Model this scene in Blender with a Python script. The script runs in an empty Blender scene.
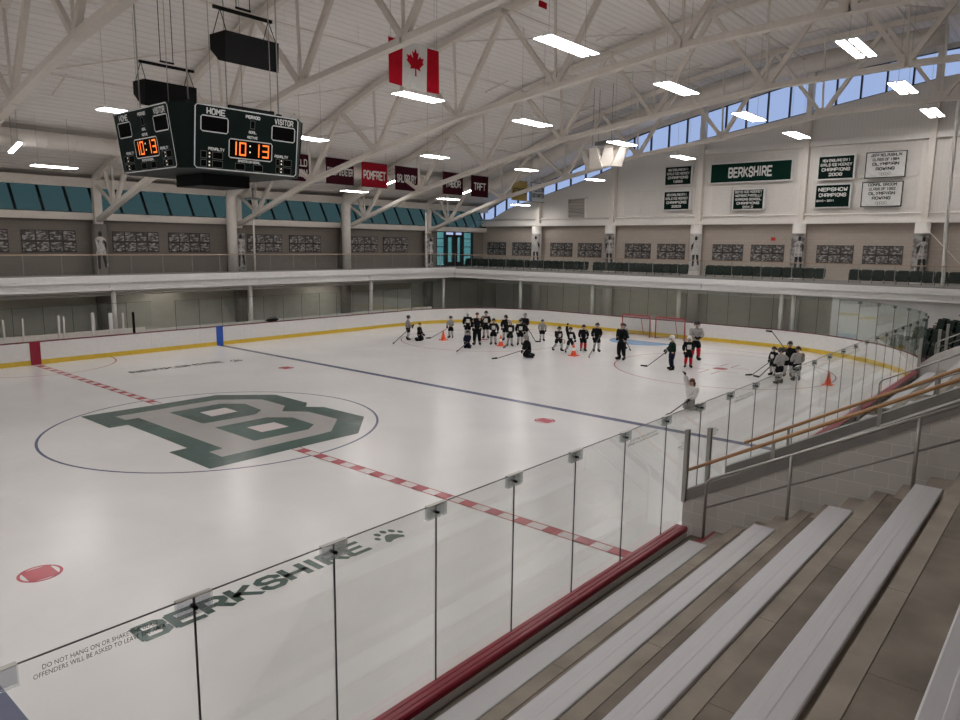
import bpy, bmesh, math, random
from mathutils import Vector, Matrix
random.seed(7)
PI = math.pi
SC = bpy.context.scene
COL = SC.collection
V = Vector

# ------------------------------------------------------------------ materials
def nodes(name):
    m = bpy.data.materials.new(name); m.use_nodes = True
    nt = m.node_tree
    return m, nt, nt.nodes['Principled BSDF'], nt.nodes['Material Output']

def mat(name, c, rough=.5, metal=0., spec=.5, var=.06, nscale=6., bump=0., bscale=40., emit=0., ecol=None, stretch=None):
    m, nt, b, out = nodes(name)
    b.inputs['Roughness'].default_value = rough
    b.inputs['Metallic'].default_value = metal
    b.inputs['Specular IOR Level'].default_value = spec
    tc = nt.nodes.new('ShaderNodeTexCoord')
    mp = nt.nodes.new('ShaderNodeMapping'); nt.links.new(tc.outputs['Object'], mp.inputs['Vector'])
    if stretch: mp.inputs['Scale'].default_value = stretch
    n = nt.nodes.new('ShaderNodeTexNoise'); n.inputs['Scale'].default_value = nscale; n.inputs['Detail'].default_value = 5
    nt.links.new(mp.outputs[0], n.inputs['Vector'])
    r = nt.nodes.new('ShaderNodeValToRGB')
    r.color_ramp.elements[0].position = .3; r.color_ramp.elements[1].position = .7
    r.color_ramp.elements[0].color = [x * (1 - var) for x in c] + [1]
    r.color_ramp.elements[1].color = [min(1, x * (1 + var)) for x in c] + [1]
    nt.links.new(n.outputs['Fac'], r.inputs['Fac']); nt.links.new(r.outputs['Color'], b.inputs['Base Color'])
    if bump:
        n2 = nt.nodes.new('ShaderNodeTexNoise'); n2.inputs['Scale'].default_value = bscale; n2.inputs['Detail'].default_value = 4
        nt.links.new(mp.outputs[0], n2.inputs['Vector'])
        bp = nt.nodes.new('ShaderNodeBump'); bp.inputs['Strength'].default_value = bump; bp.inputs['Distance'].default_value = .02
        nt.links.new(n2.outputs['Fac'], bp.inputs['Height']); nt.links.new(bp.outputs['Normal'], b.inputs['Normal'])
    if emit:
        b.inputs['Emission Color'].default_value = list(ecol or c) + [1]
        b.inputs['Emission Strength'].default_value = emit
    return m

def block_mat(name, c, mortar, bw, bh, axes, rough=.75, bump=.3):
    """masonry blocks; axes = which object axes run along and up the wall"""
    m, nt, b, out = nodes(name)
    b.inputs['Roughness'].default_value = rough
    tc = nt.nodes.new('ShaderNodeTexCoord'); s = nt.nodes.new('ShaderNodeSeparateXYZ'); cb = nt.nodes.new('ShaderNodeCombineXYZ')
    nt.links.new(tc.outputs['Object'], s.inputs[0])
    nt.links.new(s.outputs[axes[0]], cb.inputs[0]); nt.links.new(s.outputs[axes[1]], cb.inputs[1])
    br = nt.nodes.new('ShaderNodeTexBrick'); nt.links.new(cb.outputs[0], br.inputs['Vector'])
    br.inputs['Scale'].default_value = 1.0
    br.inputs['Brick Width'].default_value = bw; br.inputs['Row Height'].default_value = bh
    br.inputs['Mortar Size'].default_value = .006; br.inputs['Mortar Smooth'].default_value = .3; br.inputs['Bias'].default_value = 0
    br.inputs['Color1'].default_value = list(c) + [1]; br.inputs['Color2'].default_value = [x * .94 for x in c] + [1]
    br.inputs['Mortar'].default_value = list(mortar) + [1]
    nt.links.new(br.outputs['Color'], b.inputs['Base Color'])
    bp = nt.nodes.new('ShaderNodeBump'); bp.inputs['Strength'].default_value = bump; bp.inputs['Distance'].default_value = .01; bp.invert = True
    nt.links.new(br.outputs['Fac'], bp.inputs['Height']); nt.links.new(bp.outputs['Normal'], b.inputs['Normal'])
    return m

def glass_mat(name, tint, refl=.8, rough=0.0, ior=1.45, haze=0.):
    m = bpy.data.materials.new(name); m.use_nodes = True
    nt = m.node_tree; nt.nodes.clear()
    out = nt.nodes.new('ShaderNodeOutputMaterial')
    tr = nt.nodes.new('ShaderNodeBsdfTransparent'); tr.inputs[0].default_value = list(tint) + [1]
    gl = nt.nodes.new('ShaderNodeBsdfGlossy'); gl.inputs['Roughness'].default_value = rough; gl.inputs[0].default_value = (.95, 1, .98, 1)
    fr = nt.nodes.new('ShaderNodeFresnel'); fr.inputs['IOR'].default_value = ior
    mu = nt.nodes.new('ShaderNodeMath'); mu.operation = 'MULTIPLY'; mu.inputs[1].default_value = refl
    nt.links.new(fr.outputs[0], mu.inputs[0])
    mx = nt.nodes.new('ShaderNodeMixShader'); nt.links.new(mu.outputs[0], mx.inputs[0])
    first = tr
    if haze:
        df = nt.nodes.new('ShaderNodeBsdfDiffuse'); df.inputs[0].default_value = (.62, .70, .68, 1)
        m2 = nt.nodes.new('ShaderNodeMixShader'); m2.inputs[0].default_value = haze
        nt.links.new(tr.outputs[0], m2.inputs[1]); nt.links.new(df.outputs[0], m2.inputs[2]); first = m2
    nt.links.new(first.outputs[0], mx.inputs[1]); nt.links.new(gl.outputs[0], mx.inputs[2])
    nt.links.new(mx.outputs[0], out.inputs['Surface'])
    return m

def photo_mat(name, dark, light, scale, thr=.5):
    """small black and white team photographs: blotchy rows"""
    m, nt, b, out = nodes(name)
    b.inputs['Roughness'].default_value = .35
    tc = nt.nodes.new('ShaderNodeTexCoord')
    mp = nt.nodes.new('ShaderNodeMapping'); mp.inputs['Scale'].default_value = (scale, scale, scale * 2.2)
    nt.links.new(tc.outputs['Object'], mp.inputs[0])
    v = nt.nodes.new('ShaderNodeTexNoise'); v.inputs['Scale'].default_value = 1; v.inputs['Detail'].default_value = 3
    nt.links.new(mp.outputs[0], v.inputs['Vector'])
    r = nt.nodes.new('ShaderNodeValToRGB'); r.color_ramp.interpolation = 'LINEAR'
    r.color_ramp.elements[0].position = thr - .08; r.color_ramp.elements[1].position = thr + .08
    r.color_ramp.elements[0].color = list(dark) + [1]; r.color_ramp.elements[1].color = list(light) + [1]
    nt.links.new(v.outputs['Fac'], r.inputs['Fac']); nt.links.new(r.outputs[0], b.inputs['Base Color'])
    return m

def ice_like(name, c, var=.05, scratch=True):
    """painted ice under a thin wet film, scored by skate marks"""
    m, nt, b, out = nodes(name)
    b.inputs['Specular IOR Level'].default_value = .35
    tc = nt.nodes.new('ShaderNodeTexCoord')
    n = nt.nodes.new('ShaderNodeTexNoise'); n.inputs['Scale'].default_value = .35; n.inputs['Detail'].default_value = 8; n.inputs['Distortion'].default_value = .6
    nt.links.new(tc.outputs['Object'], n.inputs['Vector'])
    r = nt.nodes.new('ShaderNodeValToRGB')
    r.color_ramp.elements[0].position = .3; r.color_ramp.elements[1].position = .7
    r.color_ramp.elements[0].color = [x * (1 - var) for x in c] + [1]; r.color_ramp.elements[1].color = [min(1, x * (1 + var)) for x in c] + [1]
    nt.links.new(n.outputs['Fac'], r.inputs['Fac'])
    mp = nt.nodes.new('ShaderNodeMapping'); mp.inputs['Scale'].default_value = (1.2, 9, 1); mp.inputs['Rotation'].default_value = (0, 0, .5)
    nt.links.new(tc.outputs['Object'], mp.inputs[0])
    n2 = nt.nodes.new('ShaderNodeTexNoise'); n2.inputs['Scale'].default_value = 2.2; n2.inputs['Detail'].default_value = 6; n2.inputs['Roughness'].default_value = .7
    nt.links.new(mp.outputs[0], n2.inputs['Vector'])
    mx = nt.nodes.new('ShaderNodeMixRGB'); mx.blend_type = 'MIX'
    rr = nt.nodes.new('ShaderNodeValToRGB'); rr.color_ramp.elements[0].position = .60; rr.color_ramp.elements[1].position = .78
    rr.color_ramp.elements[0].color = (0, 0, 0, 1); rr.color_ramp.elements[1].color = (.28, .28, .28, 1)
    nt.links.new(n2.outputs['Fac'], rr.inputs['Fac']); nt.links.new(rr.outputs[0], mx.inputs[0])
    nt.links.new(r.outputs[0], mx.inputs[1]); mx.inputs[2].default_value = (.74, .75, .76, 1)
    nt.links.new(mx.outputs[0], b.inputs['Base Color'])
    rg = nt.nodes.new('ShaderNodeMapRange'); rg.inputs['To Min'].default_value = .10; rg.inputs['To Max'].default_value = .36
    nt.links.new(n2.outputs['Fac'], rg.inputs['Value']); nt.links.new(rg.outputs[0], b.inputs['Roughness'])
    bp = nt.nodes.new('ShaderNodeBump'); bp.inputs['Strength'].default_value = .12; bp.inputs['Distance'].default_value = .01
    nt.links.new(n2.outputs['Fac'], bp.inputs['Height']); nt.links.new(bp.outputs[0], b.inputs['Normal'])
    return m

def deck_mat(name, c):
    """ribbed steel roof deck, ribs along X"""
    m, nt, b, out = nodes(name)
    b.inputs['Roughness'].default_value = .6
    tc = nt.nodes.new('ShaderNodeTexCoord')
    w = nt.nodes.new('ShaderNodeTexWave'); w.wave_type = 'BANDS'; w.bands_direction = 'Y'
    w.inputs['Scale'].default_value = 1.0; w.inputs['Distortion'].default_value = 0
    nt.links.new(tc.outputs['Object'], w.inputs['Vector'])
    r = nt.nodes.new('ShaderNodeValToRGB')
    r.color_ramp.elements[0].position = .0; r.color_ramp.elements[1].position = .18
    r.color_ramp.elements[0].color = [x * .86 for x in c] + [1]; r.color_ramp.elements[1].color = list(c) + [1]
    nt.links.new(w.outputs['Fac'], r.inputs['Fac']); nt.links.new(r.outputs[0], b.inputs['Base Color'])
    bp = nt.nodes.new('ShaderNodeBump'); bp.inputs['Strength'].default_value = .5; bp.inputs['Distance'].default_value = .05
    nt.links.new(w.outputs['Fac'], bp.inputs['Height']); nt.links.new(bp.outputs[0], b.inputs['Normal'])
    return m

def perf_mat(name, c):
    """painted panel wall with faint vertical ribs"""
    m, nt, b, out = nodes(name)
    b.inputs['Roughness'].default_value = .6
    tc = nt.nodes.new('ShaderNodeTexCoord')
    w = nt.nodes.new('ShaderNodeTexWave'); w.wave_type = 'BANDS'; w.bands_direction = 'Y'; w.inputs['Scale'].default_value = 1.6
    nt.links.new(tc.outputs['Object'], w.inputs['Vector'])
    r = nt.nodes.new('ShaderNodeValToRGB'); r.color_ramp.elements[0].position = 0; r.color_ramp.elements[1].position = .12
    r.color_ramp.elements[0].color = [x * .93 for x in c] + [1]; r.color_ramp.elements[1].color = list(c) + [1]
    nt.links.new(w.outputs['Fac'], r.inputs['Fac']); nt.links.new(r.outputs[0], b.inputs['Base Color'])
    return m

M = dict(
    ice=ice_like('ice white', (.80, .795, .79)),
    p_red=ice_like('ice red paint', (.50, .125, .15), .18),
    p_redline=ice_like('ice thin red paint', (.45, .16, .17), .15),
    p_white=ice_like('ice line white', (.72, .66, .66)),
    p_blue=ice_like('ice blue paint', (.14, .155, .24), .12),
    p_crease=ice_like('ice crease blue', (.22, .40, .66), .1),
    p_green=ice_like('ice green paint', (.075, .125, .112), .3),
    p_grey=ice_like('ice grey paint', (.44, .425, .41), .08),
    board=mat('white board plastic', (.80, .79, .78), .35, var=.03),
    kick=mat('yellow kick plastic', (.72, .50, .05), .4),
    red=mat('red plastic', (.30, .012, .035), .3),
    redcap=mat('dull red cap', (.16, .022, .03), .5),
    blue=mat('blue plastic', (.02, .10, .48), .4),
    glass=glass_mat('tempered glass', (.990, .995, .992), .26),
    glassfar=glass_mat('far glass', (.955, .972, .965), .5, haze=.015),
    glassedge=mat('dark glass edge', (.025, .03, .03), .3),
    clip=glass_mat('clear clip', (.90, .905, .92), refl=.6, rough=.2, haze=.03),
    steel=mat('stainless steel', (.42, .41, .39), .38, .75),
    dsteel=mat('dark brushed steel', (.27, .262, .25), .45, .3),
    wood=mat('oak handrail', (.46, .25, .11), .4, var=.2, nscale=8, stretch=(1, 8, 8)),
    alu=mat('bench aluminium', (.56, .56, .58), .45, .15, var=.025, nscale=3, stretch=(.5, 14, 4)),
    conc=mat('stand concrete', (.335, .295, .25), .85, var=.16, nscale=2.2, bump=.25, bscale=60),
    concd=mat('worn tread concrete', (.225, .195, .163), .9, var=.3, nscale=1.6, bump=.3, bscale=50),
    floorc=mat('concourse concrete', (.22, .21, .20), .7, var=.1, nscale=1.5),
    cmu_n=block_mat('painted blocks aisle', (.63, .605, .575), (.72, .70, .67), .4, .2, (1, 2), bump=.5),
    cmu_e=block_mat('blocks end wall', (.46, .40, .345), (.35, .30, .26), .4, .2, (1, 2)),
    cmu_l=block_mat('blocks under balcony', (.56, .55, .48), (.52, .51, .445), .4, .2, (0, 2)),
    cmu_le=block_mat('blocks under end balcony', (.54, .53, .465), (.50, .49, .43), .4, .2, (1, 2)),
    cmu_f=block_mat('blocks far wall', (.20, .175, .15), (.15, .13, .115), .4, .2, (0, 2)),  # end wall blocks darkened: the weaker light on this side is put into the colour
    panel=perf_mat('white wall panel', (.78, .75, .705)),
    panel2=mat('recessed panel', (.72, .69, .65), .7, var=.03),
    trim=mat('white painted trim', (.80, .77, .73), .5, var=.03),
    steelw=mat('painted structural steel', (.74, .69, .63), .5, var=.04),
    deck=deck_mat('roof deck', (.86, .825, .795)),
    duct=mat('galvanised duct', (.78, .74, .69), .5, .1, var=.04, nscale=2),
    black=mat('black powder coat', (.006, .006, .007), .7, spec=.2),
    sb=mat('scoreboard green black', (.003, .009, .008), .5, spec=.12),
    sbwhite=mat('scoreboard white line', (.62, .64, .64), .5),
    sbcell=mat('scoreboard cell', (.0015, .0015, .0015), .6, spec=.05),
    sbgrey=mat('scoreboard cell outline', (.10, .11, .11), .5),
    led=mat('amber digits', (1., .22, .03), .5, emit=1.15, ecol=(1., .20, .03)),
    ledw=mat('white digits dots', (1., .8, .55), .5, emit=.7, ecol=(1., .9, .75)),
    lamp=mat('lamp diffuser', (1, 1, 1), .5, emit=29., ecol=(1., .955, .93)),
    lampw=mat('lamp housing', (.75, .75, .75), .5),
    soffit=mat('soffit lamp', (1, 1, 1), .5, emit=16., ecol=(1., .92, .85)),
    maroon=mat('maroon felt', (.048, .007, .014), .9, spec=.1, bump=.1),
    crimson=mat('crimson felt', (.33, .010, .022), .9, spec=.1, bump=.1),
    yellow=mat('gold felt', (.45, .33, .10), .9),
    bwhite=mat('banner white', (.68, .68, .66), .85),
    bblue=mat('banner blue', (.20, .36, .50), .85),
    bgreen=mat('banner dark green', (.003, .013, .010), .8, spec=.08),
    bgreen2=mat('banner green', (.004, .026, .018), .8, spec=.08),
    btext=mat('banner lettering', (.72, .72, .70), .8),
    dtext=mat('dark lettering', (.012, .02, .018), .8),
    flagred=mat('flag red', (.50, .007, .022), .8, spec=.1, var=.12, nscale=3),
    flagwhite=mat('flag white', (.80, .79, .77), .8, var=.05),
    winfar=glass_mat('green tinted glazing', (.07, .125, .093), .6),
    windoor=glass_mat('blue green door glazing', (.50, .78, .68), .5),
    winend=glass_mat('clear glazing', (.80, .90, .97), .5),
    mull=mat('dark mullion', (.012, .014, .016), .4),
    seat=mat('dark green plastic', (.004, .013, .009), .5, spec=.25),
    seatleg=mat('grey seat standard', (.05, .052, .05), .5, .2),
    plate=mat('white seat number', (.8, .8, .8), .5),
    frame=mat('dark frame', (.035, .030, .030), .5),
    photo=photo_mat('team photographs', (.06, .055, .052), (.40, .38, .36), 6., .55),
    wrap=photo_mat('action photograph', (.16, .15, .145), (.42, .40, .385), 2.2, .48),
    fwhite=mat('pale print', (.55, .53, .51), .6, var=.2, nscale=9),
    fdark=mat('dark print', (.018, .018, .020), .6),
    colf=mat('brown grey column paint', (.19, .17, .148), .7),
    railw=mat('pale oak rail', (.40, .30, .225), .5, var=.1),
    grille=mat('louver', (.58, .55, .51), .6),
    netw=mat('white netting', (.70, .68, .65), .8),
    netred=mat('red goal pipe', (.42, .07, .07), .4),
    netpad=mat('tan goal base', (.50, .30, .13), .6),
    netskirt=mat('faded pink skirt', (.42, .25, .25), .8),
    mesh=glass_mat('goal netting', (.86, .86, .86), refl=0., haze=.10),
    cone=mat('orange cone', (.85, .10, .035), .5),
    conew=mat('cone white', (.85, .80, .78), .5),
    skin=mat('skin', (.52, .30, .21), .55),
    hair=mat('brown hair', (.10, .045, .025), .6),
    cblack=mat('black cloth', (.010, .011, .013), .8, spec=.08, var=.2),
    cgreen=mat('dark green cloth', (.008, .022, .018), .8, spec=.08, var=.2),
    cgrey=mat('grey cloth', (.30, .30, .295), .85, var=.12),
    cwhite=mat('white cloth', (.62, .61, .60), .85, var=.08),
    cnavy=mat('navy cloth', (.012, .016, .035), .8, spec=.08),
    cred=mat('red cloth', (.55, .015, .025), .8, spec=.08),
    csock=mat('pale sock', (.42, .41, .40), .85),
    hblack=mat('black helmet', (.012, .012, .013), .3),
    hwhite=mat('white helmet', (.75, .75, .74), .3),
    hgrey=mat('grey helmet', (.28, .28, .29), .3),
    blade=mat('skate blade', (.6, .6, .62), .25, .9),
    stick=mat('stick shaft', (.03, .03, .032), .4),
    tape=mat('stick tape', (.015, .015, .015), .8),
    etch=mat('black print on glass', (.02, .02, .02), .6),
    lens=mat('signal red', (.5, .02, .02), .4),
)

# ------------------------------------------------------------------ mesh helpers
class MB:
    def __init__(s): s.b = bmesh.new()
    def faces(s, pts, fs, mi=0):
        vs = [s.b.verts.new(p) for p in pts]
        for f in fs:
            try:
                q = s.b.faces.new([vs[i] for i in f]); q.material_index = mi
            except ValueError: pass
        return s
    def box(s, a, b, mi=0):
        x0, y0, z0 = (min(a[i], b[i]) for i in range(3)); x1, y1, z1 = (max(a[i], b[i]) for i in range(3))
        return s.faces([(x0,y0,z0),(x1,y0,z0),(x1,y1,z0),(x0,y1,z0),(x0,y0,z1),(x1,y0,z1),(x1,y1,z1),(x0,y1,z1)],
                       [(3,2,1,0),(4,5,6,7),(0,1,5,4),(1,2,6,5),(2,3,7,6),(3,0,4,7)], mi)
    def beam(s, p, q, w, h, up=(0,0,1), mi=0):
        p, q = V(p), V(q); d = (q - p).normalized(); u = V(up)
        r = d.cross(u)
        if r.length < 1e-4: r = d.cross(V((1,0,0)))
        r.normalize(); u = r.cross(d).normalized(); r *= w / 2; u *= h / 2
        pts = [c + a * r + b * u for c in (p, q) for a, b in ((-1,-1),(1,-1),(1,1),(-1,1))]
        return s.faces(pts, [(0,1,2,3),(7,6,5,4),(0,4,5,1),(1,5,6,2),(2,6,7,3),(3,7,4,0)], mi)
    def tube(s, pts, r, n=8, caps=True, r2=None, mi=0, smooth=True):
        pts = [V(p) for p in pts]; rings = []
        rs = r if isinstance(r, (list, tuple)) else [r] * len(pts)
        ref = None
        for i, p in enumerate(pts):
            d = (pts[min(i+1, len(pts)-1)] - pts[max(i-1, 0)]).normalized()
            a = d.cross(V((0,0,1)) if ref is None else ref.cross(d)) if ref is None else ref - d * ref.dot(d)
            if a.length < 1e-4: a = d.cross(V((1,0,0)))
            a.normalize(); ref = a; b = d.cross(a)
            rings.append([s.b.verts.new(p + rs[i] * (math.cos(2*PI*k/n) * a + math.sin(2*PI*k/n) * b)) for k in range(n)])
        for i in range(len(rings)-1):
            for k in range(n):
                f = s.b.faces.new([rings[i][k], rings[i][(k+1)%n], rings[i+1][(k+1)%n], rings[i+1][k]]); f.smooth = smooth; f.material_index = mi
        if caps:
            s.b.faces.new(rings[0][::-1]).material_index = mi; s.b.faces.new(rings[-1]).material_index = mi
        return s
    def prism(s, prof, p0, ex, ey, ez, L, mi=0):
        """profile (a,b) in ex,ey extruded along ez by L"""
        p0, ex, ey, ez = V(p0), V(ex), V(ey), V(ez); n = len(prof)
        A = [p0 + a*ex + b*ey for a, b in prof]; B = [q + ez*L for q in A]
        return s.faces(A + B, [tuple(range(n-1,-1,-1)), tuple(range(n, 2*n))] + [(i, (i+1)%n, n+(i+1)%n, n+i) for i in range(n)], mi)
    def poly(s, pts, mi=0): return s.faces(pts, [tuple(range(len(pts)))], mi)
    def quadstrip(s, A, B, mi=0, smooth=False):
        a = [s.b.verts.new(p) for p in A]; b = [s.b.verts.new(p) for p in B]
        for i in range(len(a)-1):
            f = s.b.faces.new([a[i], a[i+1], b[i+1], b[i]]); f.material_index = mi; f.smooth = smooth
        return s
    def ball(s, c, r, seg=12, rings=8, z0=-1., mi=0):
        c = V(c); rr = V(r) if not isinstance(r, (int, float)) else V((r, r, r))
        R = []
        for j in range(rings+1):
            t = z0 + (1 - z0) * j / rings; ph = math.asin(max(-1, min(1, t)))
            R.append([s.b.verts.new(c + V((rr.x*math.cos(ph)*math.cos(2*PI*k/seg), rr.y*math.cos(ph)*math.sin(2*PI*k/seg), rr.z*math.sin(ph)))) for k in range(seg)])
        for j in range(rings):
            for k in range(seg):
                f = s.b.faces.new([R[j][k], R[j][(k+1)%seg], R[j+1][(k+1)%seg], R[j+1][k]]); f.smooth = True; f.material_index = mi
        s.b.faces.new(R[0][::-1]).material_index = mi; s.b.faces.new(R[-1]).material_index = mi
        return s
    def build(s, name, m, parent=None, **k):
        if k.pop('fix', True): bmesh.ops.recalc_face_normals(s.b, faces=s.b.faces[:])
        me = bpy.data.meshes.new(name); s.b.to_mesh(me); s.b.free()
        return link(name, me, m, parent, **k)

def base_of(o):
    b = V((0,0,0))
    while o is not None: b = b + o.location; o = o.parent
    return b

def link(name, me, m, parent=None, label=None, cat=None, group=None, kind=None, at=None):
    for x in (m if isinstance(m, (list, tuple)) else [m]): me.materials.append(M[x] if isinstance(x, str) else x)
    o = bpy.data.objects.new(name, me); COL.objects.link(o)
    off = V((0,0,0))
    if parent is not None:
        off = base_of(parent); o.parent = parent
    elif at is not None:
        off = V(at); o.location = off
    if off.length > 0: me.transform(Matrix.Translation(-off))
    props(o, label, cat, group, kind)
    return o

def props(o, label=None, cat=None, group=None, kind=None):
    if label: o['label'] = label
    if cat: o['category'] = cat
    if group: o['group'] = group
    if kind: o['kind'] = kind

def thing(name, label, cat, loc=(0,0,0), group=None, kind=None):
    o = bpy.data.objects.new(name, None); COL.objects.link(o); o.location = loc; o.empty_display_size = .1
    props(o, label, cat, group, kind); return o

def copy_tree(o, parent=None):
    c = o.copy(); COL.objects.link(c)
    if parent is not None: c.parent = parent
    for ch in list(o.children): copy_tree(ch, c)
    return c

ORD = ['first','second','third','fourth','fifth','sixth','seventh','eighth','ninth','tenth','eleventh','twelfth','thirteenth','fourteenth','fifteenth',
       'sixteenth','seventeenth','eighteenth','nineteenth','twentieth','twenty-first','twenty-second','twenty-third','twenty-fourth','twenty-fifth','twenty-sixth',
       'twenty-seventh','twenty-eighth','twenty-ninth','thirtieth','thirty-first','thirty-second','thirty-third','thirty-fourth','thirty-fifth','thirty-sixth','thirty-seventh','thirty-eighth','thirty-ninth','fortieth']

# ------------------------------------------------------------------ block lettering
G = {
'A': [[(0,0),(0,5),(1,6),(3,6),(4,5),(4,0)],[(0,2.4),(4,2.4)]],
'B': [[(0,0),(3.2,0),(4,.8),(4,2.3),(3.3,3),(4,3.7),(4,5.2),(3.2,6),(0,6),(0,0)],[(0,3),(3.3,3)]],
'C': [[(4,4.4),(4,5),(3,6),(1,6),(0,5),(0,1),(1,0),(3,0),(4,1),(4,1.6)]],
'D': [[(0,0),(3,0),(4,1),(4,5),(3,6),(0,6),(0,0)]],
'E': [[(4,6),(0,6),(0,0),(4,0)],[(0,3),(3.3,3)]],
'F': [[(4,6),(0,6),(0,0)],[(0,3),(3.3,3)]],
'G': [[(4,4.6),(4,5),(3,6),(1,6),(0,5),(0,1),(1,0),(3,0),(4,1),(4,2.8),(2.2,2.8)]],
'H': [[(0,0),(0,6)],[(4,0),(4,6)],[(0,3),(4,3)]],
'I': [[(2,0),(2,6)]],
'J': [[(4,6),(4,1),(3,0),(1,0),(0,1),(0,1.8)]],
'K': [[(0,0),(0,6)],[(4,6),(.4,2.9)],[(1.2,3.4),(4,0)]],
'L': [[(0,6),(0,0),(4,0)]],
'M': [[(0,0),(0,6),(2,2.6),(4,6),(4,0)]],
'N': [[(0,0),(0,6),(4,0),(4,6)]],
'O': [[(1,0),(3,0),(4,1),(4,5),(3,6),(1,6),(0,5),(0,1),(1,0)]],
'P': [[(0,0),(0,6),(3,6),(4,5),(4,3.6),(3,2.6),(0,2.6)]],
'Q': [[(1,0),(3,0),(4,1),(4,5),(3,6),(1,6),(0,5),(0,1),(1,0)],[(2.4,1.6),(4,-.3)]],
'R': [[(0,0),(0,6),(3,6),(4,5),(4,3.7),(3,2.7),(0,2.7)],[(2.2,2.7),(4,0)]],
'S': [[(4,4.6),(4,5),(3,6),(1,6),(0,5),(0,4),(1,3.1),(3,2.9),(4,2),(4,1),(3,0),(1,0),(0,1),(0,1.4)]],
'T': [[(0,6),(4,6)],[(2,6),(2,0)]],
'U': [[(0,6),(0,1),(1,0),(3,0),(4,1),(4,6)]],
'V': [[(0,6),(2,0),(4,6)]],
'W': [[(0,6),(.8,0),(2,3.6),(3.2,0),(4,6)]],
'X': [[(0,0),(4,6)],[(0,6),(4,0)]],
'Y': [[(0,6),(2,3),(4,6)],[(2,3),(2,0)]],
'Z': [[(0,6),(4,6),(0,0),(4,0)]],
'0': [[(1,0),(3,0),(4,1),(4,5),(3,6),(1,6),(0,5),(0,1),(1,0)]],
'1': [[(1,5),(2,6),(2,0)]],
'2': [[(0,5),(1,6),(3,6),(4,5),(4,3.6),(0,0),(4,0)]],
'3': [[(0,5.2),(1,6),(3,6),(4,5),(4,3.8),(3,3),(4,2.2),(4,1),(3,0),(1,0),(0,.8)],[(1.4,3),(3,3)]],
'4': [[(3,0),(3,6),(0,2),(4,2)]],
'5': [[(4,6),(0,6),(0,3.4),(3,3.4),(4,2.4),(4,1),(3,0),(0,0)]],
'6': [[(4,5.2),(3,6),(1,6),(0,5),(0,1),(1,0),(3,0),(4,1),(4,2.4),(3,3.3),(0,3.3)]],
'7': [[(0,6),(4,6),(1.4,0)]],
'8': [[(1,3),(0,2.2),(0,1),(1,0),(3,0),(4,1),(4,2.2),(3,3),(4,3.8),(4,5),(3,6),(1,6),(0,5),(0,3.8),(1,3),(3,3)]],
'9': [[(0,.8),(1,0),(3,0),(4,1),(4,5),(3,6),(1,6),(0,5),(0,3.7),(1,2.7),(4,2.7)]],
'&': [[(4,0),(.6,5),(1.2,6),(2.2,6),(2.8,5),(0,2),(0,1),(1,0),(2.4,0),(4,2.4)]],
':': [[(2,1.2),(2,1.9)],[(2,4.1),(2,4.8)]], '-': [[(.6,3),(3.4,3)]], '.': [[(2,0),(2,.7)]],
}
def lettering(name, rows, centre, right, up, width, m, parent, t=1.15, gap=1.7, lift=0., heights=None, leading=1.35, kind=None, depth=0.):
    """rows: [(string, height, width or None)] stacked around centre; flat painted letters"""
    mb = MB(); right, up = V(right).normalized(), V(up).normalized(); nrm = right.cross(up)
    tot = sum(r[1] for r in rows) + sum((rows[i][1] + rows[i+1][1]) / 2 * (leading - 1) for i in range(len(rows)-1))
    y = tot / 2
    for i, (st, h, w) in enumerate(rows):
        adv = 0; xs = []
        for ch in st:
            xs.append(adv); adv += (2.2 if ch == ' ' else 2.0 if ch in '.:' else 1.4 if ch == 'I' else 4.) + (0 if ch == ' ' else gap)
        adv = adv - gap + t
        sy = h / (6 + t); sx = (w / adv) if w else sy * .8
        ox = -adv * sx / 2 + t * sx / 2; oy = y - h + t * sy / 2
        for ch, x0 in zip(st, xs):
            if ch == ' ': continue
            sh = -1.3 if ch == 'I' else -1.0 if ch in '.:' else 0
            for pl in G[ch]:
                n = len(pl)
                for k in range(n - 1):
                    a, b = V(pl[k]).to_2d(), V(pl[k+1]).to_2d(); d = (b - a).normalized(); pn = V((-d.y, d.x)) * t / 2
                    closed = pl[0] == pl[-1]
                    ea = t / 2 if (k == 0 and not closed) else t * .21
                    eb = t / 2 if (k == n-2 and not closed) else t * .21
                    if n > 2 and abs(d.x) * abs(d.y) < .01:
                        pass
                    a2, b2 = a - d * ea * (0 if (k == 0 and not closed and abs(d.y) > .5 and abs(a.y) in (0, 6)) else 1), b + d * eb
                    q = []
                    for c in (a2 - pn, b2 - pn, b2 + pn, a2 + pn):
                        yy = max(-t/2, min(6 + t/2, c.y))
                        q.append(V(centre) + right * (ox + (x0 + sh + c.x) * sx) + up * (oy + yy * sy) + nrm * (lift + .0004 * (k % 3)))
                    mb.poly(q)
        if i + 1 < len(rows): y -= h + (h + rows[i+1][1]) / 2 * (leading - 1)
    return mb.build(name, m, parent, fix=False, kind=kind)

def font_text(name, s, size, centre, right, up, m, parent, lift=0., sx=1.):
    cu = bpy.data.curves.new(name, 'FONT'); cu.body = s; cu.size = size; cu.align_x = 'CENTER'; cu.align_y = 'CENTER'; cu.resolution_u = 2
    tmp = bpy.data.objects.new(name, cu); COL.objects.link(tmp)
    bpy.context.view_layer.update()
    me = bpy.data.meshes.new_from_object(tmp.evaluated_get(bpy.context.evaluated_depsgraph_get()))
    bpy.data.objects.remove(tmp); me.materials.clear()
    right, up = V(right).normalized(), V(up).normalized(); n = right.cross(up)
    mx = Matrix(((right.x*sx, up.x, n.x, 0), (right.y*sx, up.y, n.y, 0), (right.z*sx, up.z, n.z, 0), (0,0,0,1)))
    mx.translation = V(centre) + n * lift
    me.transform(mx)
    return link(name, me, m, parent)

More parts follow.
